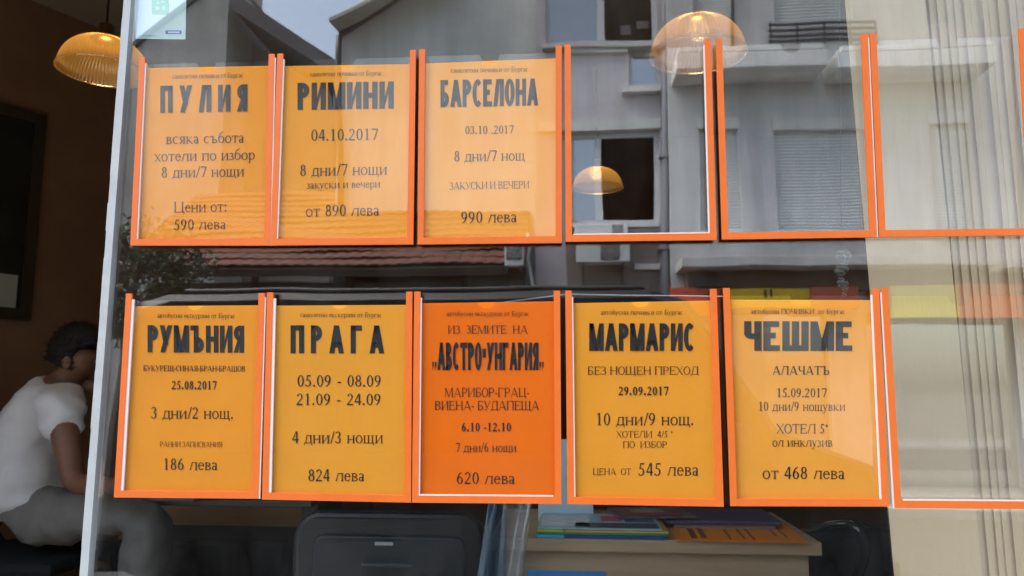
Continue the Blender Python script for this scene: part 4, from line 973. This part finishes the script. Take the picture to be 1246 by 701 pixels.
# grey house with roller shutters and balconies
YD_ = 12.0
X2, X3 = at(814, 200, YD_).x, at(1560, 200, YD_).x
gh = thing('shuttered_house', ((X2+X3)/2, -YD_, 0), 'pale grey house front with roller shutters and balcony slabs, reflected right of the drainpipe', 'building')
WS = [rect(850, 157, 900, 282, YD_), rect(945, 157, 1056, 282, YD_), rect(1136, 150, 1182, 284, YD_), rect(1260, 150, 1370, 284, YD_),
      rect(840, -150, 888, 22, YD_), rect(940, -150, 1034, 26, YD_), rect(1120, -150, 1190, 28, YD_), rect(1260, -150, 1370, 28, YD_)]
SH = [rect(870, 380, 1010, 600, YD_), rect(1060, 380, 1240, 600, YD_), rect(1290, 380, 1480, 600, YD_)]
g = MB(); wall_mesh(g, X2, X3, 0, 13.5, -YD_, -YD_-.3, WS+SH); g.build('wall', M_D, gh)
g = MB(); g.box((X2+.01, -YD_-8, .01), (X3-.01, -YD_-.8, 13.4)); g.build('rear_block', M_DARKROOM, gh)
g = MB(); g.box((X2-.1, -YD_-8.2, 13.501), (X3+.2, -YD_+.6, 13.75)); g.build('roof', M_GREYM, gh)
for i, W in enumerate(WS):
    x0, x1, z0, z1 = W; n = int((z1-z0)/.055); g = MB(); y = -YD_-.10
    for k in range(n):
        a = z0+(z1-z0)*k/n; b_ = z0+(z1-z0)*(k+1)/n
        g.hexa([(x0, y, a+.004), (x1, y, a+.004), (x1, y+.012, (a+b_)/2), (x0, y+.012, (a+b_)/2)], [(x0, y-.02, a+.004), (x1, y-.02, a+.004), (x1, y-.02, (a+b_)/2), (x0, y-.02, (a+b_)/2)])
        g.hexa([(x0, y+.012, (a+b_)/2+.0005), (x1, y+.012, (a+b_)/2+.0005), (x1, y, b_), (x0, y, b_)], [(x0, y-.02, (a+b_)/2+.0005), (x1, y-.02, (a+b_)/2+.0005), (x1, y-.02, b_), (x0, y-.02, b_)])
    g.build('roller_shutter', M_SHUT, gh)
    if i < 4:
        g = MB(); g.box((x0-.04, -YD_-.098, z1-.001), (x1+.04, -YD_+.03, z1+.19)); g.build('shutter_box', M_BAND, gh)
        g = MB(); g.box((x0-.06, -YD_-.1, z0-.07), (x1+.06, -YD_+.07, z0-.001)); g.build('sill', M_BAND, gh)
for i, W in enumerate(SH):
    x0, x1, z0, z1 = W; g = MB(); g.box((x0, -YD_-.2, z0), (x1, -YD_-.18, z1)); g.build('shop_pane', pane_mat(), gh)
# balcony slabs with shadowed underside, railing above
def slabpx(px0, py0, px1, py1, out, nm='balcony_slab', m=M_BAND):
    x0, x1, z0, z1 = rect(px0, py0, px1, py1, YD_-out); g = MB(); g.box((x0, -YD_+.001, z0), (x1, -YD_+out, z1), .012); return g.build(nm, m, gh)
slabpx(822, 62, 1006, 81, .75); slabpx(1018, 60, 1212, 80, .75)
slabpx(824, 55, 1002, 61, .70, 'balcony_edge'); slabpx(1022, 53, 1208, 59, .70, 'balcony_edge')
slabpx(830, 311, 1216, 323, .85); slabpx(1228, 311, 1560, 323, .85)
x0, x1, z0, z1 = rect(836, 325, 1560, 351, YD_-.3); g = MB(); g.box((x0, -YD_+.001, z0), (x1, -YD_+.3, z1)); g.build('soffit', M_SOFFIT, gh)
g = MB()
for y in (26, 33, 40, 46): mbox(g, 936, y, 1066, y+2.6, YD_-.12, .03)
for px in range(938, 1068, 32): mbox(g, px, 26, px+1.6, 52, YD_-.12, .03)
g.build('railing', M_RAIL, gh)
g = MB(); g.tube([mirrored(889, -300, YD_-.04), mirrored(892, 60, YD_-.04)], .03, 8); g.build('cable_pipe', M_RAIL, gh)

# shop signs on the ground floor
def sign(px0, py0, px1, py1, Y, col, label, marks=()):
    x0, x1, z0, z1 = rect(px0, py0, px1, py1, Y); t = thing('shop_sign', ((x0+x1)/2, -Y, z0), label, 'sign')
    g = MB(); g.box((x0, -Y-.12, z0), (x1, -Y, z1), .01); g.build('board', mat(col[0], col[1], .5, var=.12, scale=1.2), t)
    g = MB(); g.box((x0+.05, -YD_+.002, z0+.05), (x1-.05, -Y-.121, z0+.12)); g.build('bracket', M_RAIL, t)
    if marks:
        g = MB()
        for q in marks: mbox(g, *q, Y-.012, .008)
        g.build('sign_marks', M_RAIL, t)
sign(816, 351, 884, 385, YD_-.55, ('sign_red', (.62, .07, .015)), 'red shop sign under the balcony, left of the yellow one')
sign(888, 351, 985, 374, YD_-.50, ('sign_yellow', (.78, .52, .01)), 'yellow shop sign in the reflection above the ЧЕШМЕ poster', [(929, 353, 931.5, 362), (936, 352, 938.5, 361)])
sign(986, 349, 1046, 376, YD_-.55, ('sign_rust', (.52, .12, .05)), 'rust red shop sign right of the yellow one')
sign(1086, 347, 1166, 388, YD_-.50, ('sign_pale_yellow', (.80, .62, .05)), 'yellow shop sign reflected over the flat part of the cream blind')
sign(1167, 345, 1330, 388, YD_-.55, ('sign_orange', (.78, .17, .04)), 'orange red shop sign reflected over the pleats of the cream blind')
sign(842, 342, 888, 348.5, YD_-.60, ('sign_black', (.02, .02, .02)), 'narrow black sign above the red shop sign')

# grey block with a blank party wall
YB_ = 12.9
bx0, bx1 = at(414, 60, YB_).x, at(690, 60, YB_).x; zb = at(414, 39, YB_).z
gb_ = thing('blank_house', ((bx0+bx1)/2, -YB_, 0), 'grey house with a blank cement wall and a sloping eave against the sky', 'building')
zs_ = (at(565, -54, YB_).z-zb)/(at(565, -54, YB_).x-bx0); ztop = zb+(bx1-bx0)*zs_
g = MB(); f = [(bx0, 0), (bx1, 0), (bx1, ztop), (bx0, zb)]
g.hexa([(x, -YB_, z) for x, z in f], [(x, -YB_-7, z) for x, z in f]); g.build('wall', M_B, gb_)
f0, f1, f2, f3 = at(400, 24, YB_-.7), at(560, -46, YB_-.7), at(413.5, 38.5, YB_), at(565, -54, YB_)
g = MB(); g.hexa([(f0.x, -YB_+.7, f0.z), (f1.x, -YB_+.7, f1.z), (f1.x, -YB_+.7, f1.z+.07), (f0.x, -YB_+.7, f0.z+.07)], [(f2.x, -YB_-.01, f2.z), (f3.x, -YB_-.01, f3.z), (f3.x, -YB_-.01, f3.z+.07), (f2.x, -YB_-.01, f2.z+.07)])
g.build('eave', mat('weathered_roof_board', (.42, .45, .40), .85, var=.2, scale=1.4), gb_)
ztop = f3.z
g = MB(); f = [(bx0-.05, zb+.001), (bx1, zb+.001), (bx1, f1.z), (f1.x, f1.z)]
g.hexa([(x, -YB_-.3, z) for x, z in f], [(x, -YB_-7, z) for x, z in f]); g.build('roof', M_GREYM, gb_)
g = MB(); ztop = zb+(bx1-bx0)*zs_; f = [(bx0-.02, zb-.02), (bx0+.02, zb-.10), (bx1, ztop-.12), (bx1, ztop-.02)]
g.hexa([(x, -YB_+.10, z) for x, z in f], [(x, -YB_+.002, z) for x, z in f]); g.build('verge_board', M_RAIL, gb_)
g = MB(); g.tube([mirrored(413, 42, YB_-.1), mirrored(412.5, 70, YB_-.1), mirrored(414, 160, YB_-.1), mirrored(416, 300, YB_-.1)], .06, 8); g.build('drainpipe', M_RAIL, gb_, smooth=True)

# gabled house at the left
YA = 16.0
apx = at(287, -16, YA); a_l = at(120, 113, YA); a_r = at(420, 82, YA); mid = at(287, 60, YA).x
ga = thing('gabled_house', ((a_l.x+a_r.x)/2, -YA, 0), 'old gabled house with a dark overhanging eave, reflected at the upper left', 'building')
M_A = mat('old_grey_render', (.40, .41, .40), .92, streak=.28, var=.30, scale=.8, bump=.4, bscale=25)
sl_l = (apx.z-a_l.z)/(mid-a_l.x); xl = at(-260, 200, YA).x; zl_ = apx.z - sl_l*(mid-xl)
f = [(xl, 0), (mid, 0), (mid, apx.z), (xl, max(2.5, zl_))]
g = MB(); g.hexa([(x, -YA+.5, z) for x, z in f], [(x, -YA-7, z) for x, z in f]); g.build('wall', M_A, ga)
sl_r = (apx.z-a_r.z)/(a_r.x-mid); xr = a_r.x+.1; zr = apx.z-sl_r*(xr-mid)
q1, q2 = at(284, 12, YA-.75), at(394, 83, YA-.75); xr = q2.x; zr = q2.z
f = [(mid+.001, 0), (xr-.25, 0), (xr-.25, zr-.02), (mid+.001, q1.z-.03)]
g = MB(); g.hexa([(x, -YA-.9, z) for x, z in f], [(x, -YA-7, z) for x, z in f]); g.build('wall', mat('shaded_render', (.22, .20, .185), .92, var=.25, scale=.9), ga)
f = [at(*p, YA-.75) for p in ((284, 12), (394, 83), (414, 77), (284, -10))]
g = MB(); g.hexa([(p.x, -YA+.75, p.z) for p in f], [(p.x, -YA-7.3, p.z) for p in f]); g.build('roof', mat('dark_eave', (.06, .06, .07), .8, var=.2), ga)
f = [(mid-.05, apx.z), (mid-.02, apx.z+.16), (xl-.2, zl_+.1), (xl-.2, zl_-.05)]
g = MB(); g.hexa([(x, -YA+.55, z) for x, z in f], [(x, -YA-7.3, z) for x, z in f]); g.build('roof', mat('dark_eave', (.06, .06, .07), .8), ga)
for q in ((296, -30, 309, 4),):
    x0, x1, z0, z1 = rect(*q, YA+2); g = MB(); g.box((x0, -YA-2.6, z0-.6), (x1, -YA-2, z1)); g.box((x0-.08, -YA-2.68, z1), (x1+.08, -YA-1.92, z1+.15)); g.build('chimney', M_A, ga)
# darker roof behind the gable
f = [at(222, 38, 19), at(262, 38, 19), at(251, 17, 19), at(236, 4, 19), at(228, 12, 19)]
rb = thing('distant_house', (f[0].x, -19, 0), 'dark roof and chimney of a house behind the gable', 'building')
x0, x1 = f[0].x-.1, f[1].x+.5; zr0 = f[0].z; g = MB(); g.box((x0, -24, 0), (x1, -19, zr0)); g.build('wall', M_A, rb)
xm_ = f[3].x; zt_ = f[3].z
g = MB(); ff = [(x0-.2, zr0+.002), (x1+.2, zr0+.002), (xm_+.15, zt_-.15), (xm_-.1, zt_-.15)]
g.hexa([(x, -18.8, z) for x, z in ff], [(x, -24.2, z) for x, z in ff]); g.build('roof', mat('slate_roof', (.07, .065, .06), .8, var=.25, scale=2), rb)
g = MB(); g.box((xm_-.2, -20.2, zt_-.3), (xm_+.2, -19.6, zt_+.22)); g.box((xm_-.28, -20.28, zt_+.221), (xm_+.28, -19.52, zt_+.32)); g.build('chimney', M_A, rb)

# low house with tiled roof in front
YE = 11.4
ex0, ex1 = at(150, 325, YE).x, at(640, 325, YE).x; ez = at(400, 327, YE).z; rz = at(400, 236, YE+2.4).z
lw_ = thing('low_house', ((ex0+ex1)/2, -YE, 0), 'low shop house with a weathered red tile roof, reflected between the two poster rows', 'building')
M_TILE = mat('red_roof_tiles', (.135, .046, .030), .9, var=.3, scale=5, dirt=(.075, .034, .025))
g = MB(); n = int((ex1-ex0)/.21); rows = 13; H = []
sl_y, sl_z = 2.4+.25, rz-ez
# overlapping courses of curved tiles, one mesh
for r_ in range(rows):
    v0, v1 = r_/rows, (r_+1.12)/rows; pr_ = None
    for i in range(n*6+1):
        x = ex0 + (ex1-ex0)*i/(n*6); wv = .022*abs(math.sin(math.pi*i/6))+.012*math.sin(x*1.7+r_)
        jit = .012*math.sin(x*2.3+r_*1.7)
        a = g.bm.verts.new((x, -(YE-.25+sl_y*v0), ez+sl_z*v0+wv+.036+jit)); b_ = g.bm.verts.new((x, -(YE-.25+sl_y*v1), ez+sl_z*v1+wv*.9+jit)); c_ = g.bm.verts.new((x, -(YE-.25+sl_y*v0), ez+sl_z*v0+wv+.020+jit))
        if pr_: g.bm.faces.new((pr_[0], a, b_, pr_[1])); g.bm.faces.new((pr_[2], c_, a, pr_[0]))
        pr_ = (a, b_, c_)
g.build('tile_roof', M_TILE, lw_, recalc=False)
g = MB(); ff = [(-(YE-.25), ez), (-(YE+2.4), rz), (-(YE+2.4), rz-.12), (-(YE-.2), ez-.12)]
g.hexa([(ex0, y, z-.03) for y, z in ff], [(ex1, y, z-.03) for y, z in ff]); g.build('roof_boards', mat('roof_boards', (.055, .04, .03), .9), lw_)
g = MB(); g.box((ex0+.2, -YE-.58, ez-.35), (ex1-.1, -YE-.40, ez-.16)); g.box((ex0+.2, -YE-.5, ez-.55), (ex1-.1, -YE-.46, ez-.352)); g.build('eave_beam', mat('grey_beam', (.17, .165, .15), .9, var=.3, scale=2, stretch=(.3, 1, 4)), lw_)
g = MB(); g.box((ex0+.2, -YE-2.2, 0), (ex1-.1, -YE-.75, ez-.3)); g.build('wall', mat('dim_shop_front', (.40, .41, .40), .9, var=.25, scale=.8), lw_)
for q in ((417, 300, 425, 560), (300, 330, 306, 560), (560, 330, 567, 560)):
    g = MB(); mbox(g, *q, YE+.3, .12); g.build('post', mat('brown_post', (.055, .028, .020), .8), lw_)
g = MB(); mbox(g, 352, 352, 430, 357, YE+.28, .1); mbox(g, 404, 350, 438, 362, YE+.26, .08); g.build('bracket', mat('brown_post', (.055, .028, .020), .8), lw_)
g = MB(); g.box((ex0+1.2, -YE-.74, .4), (ex0+2.4, -YE-.72, 2.3)); g.box((ex0+2.9, -YE-.74, 0.1), (ex0+3.8, -YE-.72, 2.3)); g.build('shop_pane', pane_mat(), lw_)
x0, x1, z0, z1 = rect(430, 329, 640, 352, YE+.7); g = MB(); g.box((x0, -YE-.749, z0), (x1, -YE-.69, z1)); g.build('fascia_board', mat('brown_fascia', (.10, .065, .045), .8, var=.3, scale=2), lw_)
aircon(614, 291, 637, 324, YE-.40, 'small white air conditioner with a gridded face at the end of the tile roof', .5)
g = MB(); g.tube([mirrored(643, 285, YE-.2), mirrored(645, 300, YE-.2), mirrored(642, 315, YE-.2), mirrored(646, 335, YE-.2), mirrored(652, 360, YE-.2), mirrored(655, 420, YE-.2)], .028, 8)
tag(g.build('hanging_cable', mat('cable_grey', (.45, .45, .43), .6), smooth=True), 'pale hanging cable beside the small white air conditioner', 'cable')

# street tree at the left
tp = mirrored(150, 500, 9.9)
tr = thing('street_tree', (tp.x, tp.y, 0), 'dark green leafy street tree reflected at the left edge of the pane', 'tree')
g = MB(); g.tube([(tp.x, tp.y, 0), (tp.x+.05, tp.y, 1.2), (tp.x-.03, tp.y, 2.4), (tp.x+.1, tp.y, 3.6)], [.13, .10, .085, .04], 10)
for k in range(7):
    a = k*2.4; z = 1.9+.25*k; g.tube([(tp.x, tp.y, z), (tp.x+.4*math.cos(a), tp.y+.4*math.sin(a), z+.45), (tp.x+.75*math.cos(a), tp.y+.75*math.sin(a), z+.7)], [.045, .03, .012], 6)
g.build('trunk', mat('bark', (.09, .07, .05), .9, var=.3, scale=20), tr, smooth=True)
g = MB(); rnd = random.Random(11)
for c in range(70):
    a, el, rr = rnd.random()*6.28, rnd.uniform(-.9, 1), rnd.uniform(.25, 1.0); ce = Vector((tp.x+rr*.95*math.cos(a), tp.y+rr*.95*math.sin(a), 3.0+el*.72))
    for k in range(110):
        p = ce+Vector((rnd.gauss(0, .15), rnd.gauss(0, .15), rnd.gauss(0, .13))); s_ = rnd.uniform(.03, .065)
        u = Vector((rnd.gauss(0, 1), rnd.gauss(0, 1), rnd.gauss(0, .6))).normalized(); v = u.orthogonal().normalized(); v = (v*math.cos(rnd.random()*6)+u.cross(v)*.7).normalized()
        g.poly([p-u*s_, p+v*s_*.45, p+u*s_, p-v*s_*.45])
g.build('crown', mat('leaves', (.035, .062, .02), .6, var=.4, scale=3), tr, recalc=False)

# dark van parked at the far side of the pavement
VY = 4.3
va, vb_ = at(120, 480, VY).x, at(1085, 480, VY).x; vt = at(780, 357, VY+.3).z; vf = -.12; L = vb_-va
van = thing('parked_van', ((va+vb_)/2, -VY-.95, vf), 'dark parked van, its roof edge reflected between the poster rows', 'van')
M_PAINT = mat('van_paint', (.006, .007, .008), .4, spec=.2, var=.2, scale=3); M_TYRE = mat('tyre_rubber', (.008, .008, .008), .9, spec=.2); M_RIM = mat('rim_metal', (.008, .008, .008), .8, spec=.1)
out = [(0, .42), (.02, .9), (.03, 1.35), (.10, vt-vf-.30), (.22, vt-vf-.06), (.42, vt-vf), (L-1.55, vt-vf), (L-1.32, vt-vf-.07), (L-.72, 1.34), (L-.10, 1.12), (L-.02, .95), (L, .42), (L-.35, .30), (.3, .30)]
g = MB(); y0, y1 = -VY, -VY-1.9
def ring(inset, y): 
    cx, cz = L/2, 1.1
    return [g.bm.verts.new((va+x+(cx-x)*inset, y, vf+z+(cz-z)*inset*1.6)) for x, z in out]
R_ = [ring(.035, y0), ring(.008, y0-.06), ring(0, y0-.16), ring(0, y1+.16), ring(.008, y1+.06), ring(.035, y1)]
for a, b in zip(R_[:-1], R_[1:]):
    for k in range(len(out)): g.bm.faces.new((a[k], a[(k+1) % len(out)], b[(k+1) % len(out)], b[k]))
g.bm.faces.new(R_[0]); g.bm.faces.new(R_[-1][::-1]); vbody = g.build('body', M_PAINT, van)
M_VG = mat('van_window_glass', (.006, .007, .008), .12, spec=.35)
for xa, xb, za, zb_ in ((.35, 1.75, 1.18, 1.78), (1.85, 3.2, 1.18, 1.78)):
    g = MB(); g.hexa([(x, -VY+.004, z) for x, z in rrect(va+xa, va+xb, vf+za, vf+zb_, .07)], [(x, -VY-.02, z) for x, z in rrect(va+xa, va+xb, vf+za, vf+zb_, .07)]); g.build('side_window', M_VG, van)
g = MB(); f = [(3.32, 1.18), (L-.98, 1.18), (L-1.42, 1.78), (3.32, 1.78)]
g.hexa([(va+x, -VY+.004, vf+z) for x, z in f], [(va+x, -VY-.02, vf+z) for x, z in f]); g.build('side_window', M_VG, van)
for xw in (.85, L-.95):
    for yy, sgn in ((-VY+.01, 1), (-VY-1.91, -1)):
        c = Vector((va+xw, yy, vf+.33)); wh = MB(); n = 32
        for r0, r1, o0, o1 in ((.33, .33, 0, -.2), (.33, .21, 0, .012)):
            for k in range(n):
                a, b = 2*math.pi*k/n, 2*math.pi*(k+1)/n
                wh.poly([c+Vector((r0*math.cos(a), sgn*o0, r0*math.sin(a))), c+Vector((r0*math.cos(b), sgn*o0, r0*math.sin(b))), c+Vector((r1*math.cos(b), sgn*o1, r1*math.sin(b))), c+Vector((r1*math.cos(a), sgn*o1, r1*math.sin(a)))])
        wo_ = wh.build('wheel', M_TYRE, van)
        r2 = MB(); r2.hexa([c+Vector((.209*math.cos(2*math.pi*k/24), sgn*.010, .209*math.sin(2*math.pi*k/24))) for k in range(24)], [c+Vector((.209*math.cos(2*math.pi*k/24), -sgn*.03, .209*math.sin(2*math.pi*k/24))) for k in range(24)]); r2.build('rim', M_RIM, wo_)
g = MB(); g.tube([(va+.5, -VY-.2, vt+.025), (va+L-1.6, -VY-.2, vt+.025)], .018, 8); g.build('roof_rail', M_BLACK, van)
for yy in (-VY-.25, -VY-1.65):
    g = MB(); g.ball((va+L-.12, yy, vf+.86), .13, (.6, 1.1, .7)); g.build('headlight', mat('headlight_lens', (.4, .42, .44), .2), van, smooth=True)
g = MB(); g.box((va+L-1.12, -VY+.02, vf+1.16), (va+L-.98, -VY+.20, vf+1.40), .03); g.build('side_mirror', M_PAINT, van)
for xh in (1.95, 3.45):
    g = MB(); g.box((va+xh, -VY+.002, vf+1.02), (va+xh+.16, -VY+.03, vf+1.055), .008); g.build('door_handle', M_PAINT, van)
g = MB(); g.box((va-.03, -VY-1.85, vf+.34), (va+L+.03, -VY-.05, vf+.50), .03); g.build('bumper', M_BLACK, van)
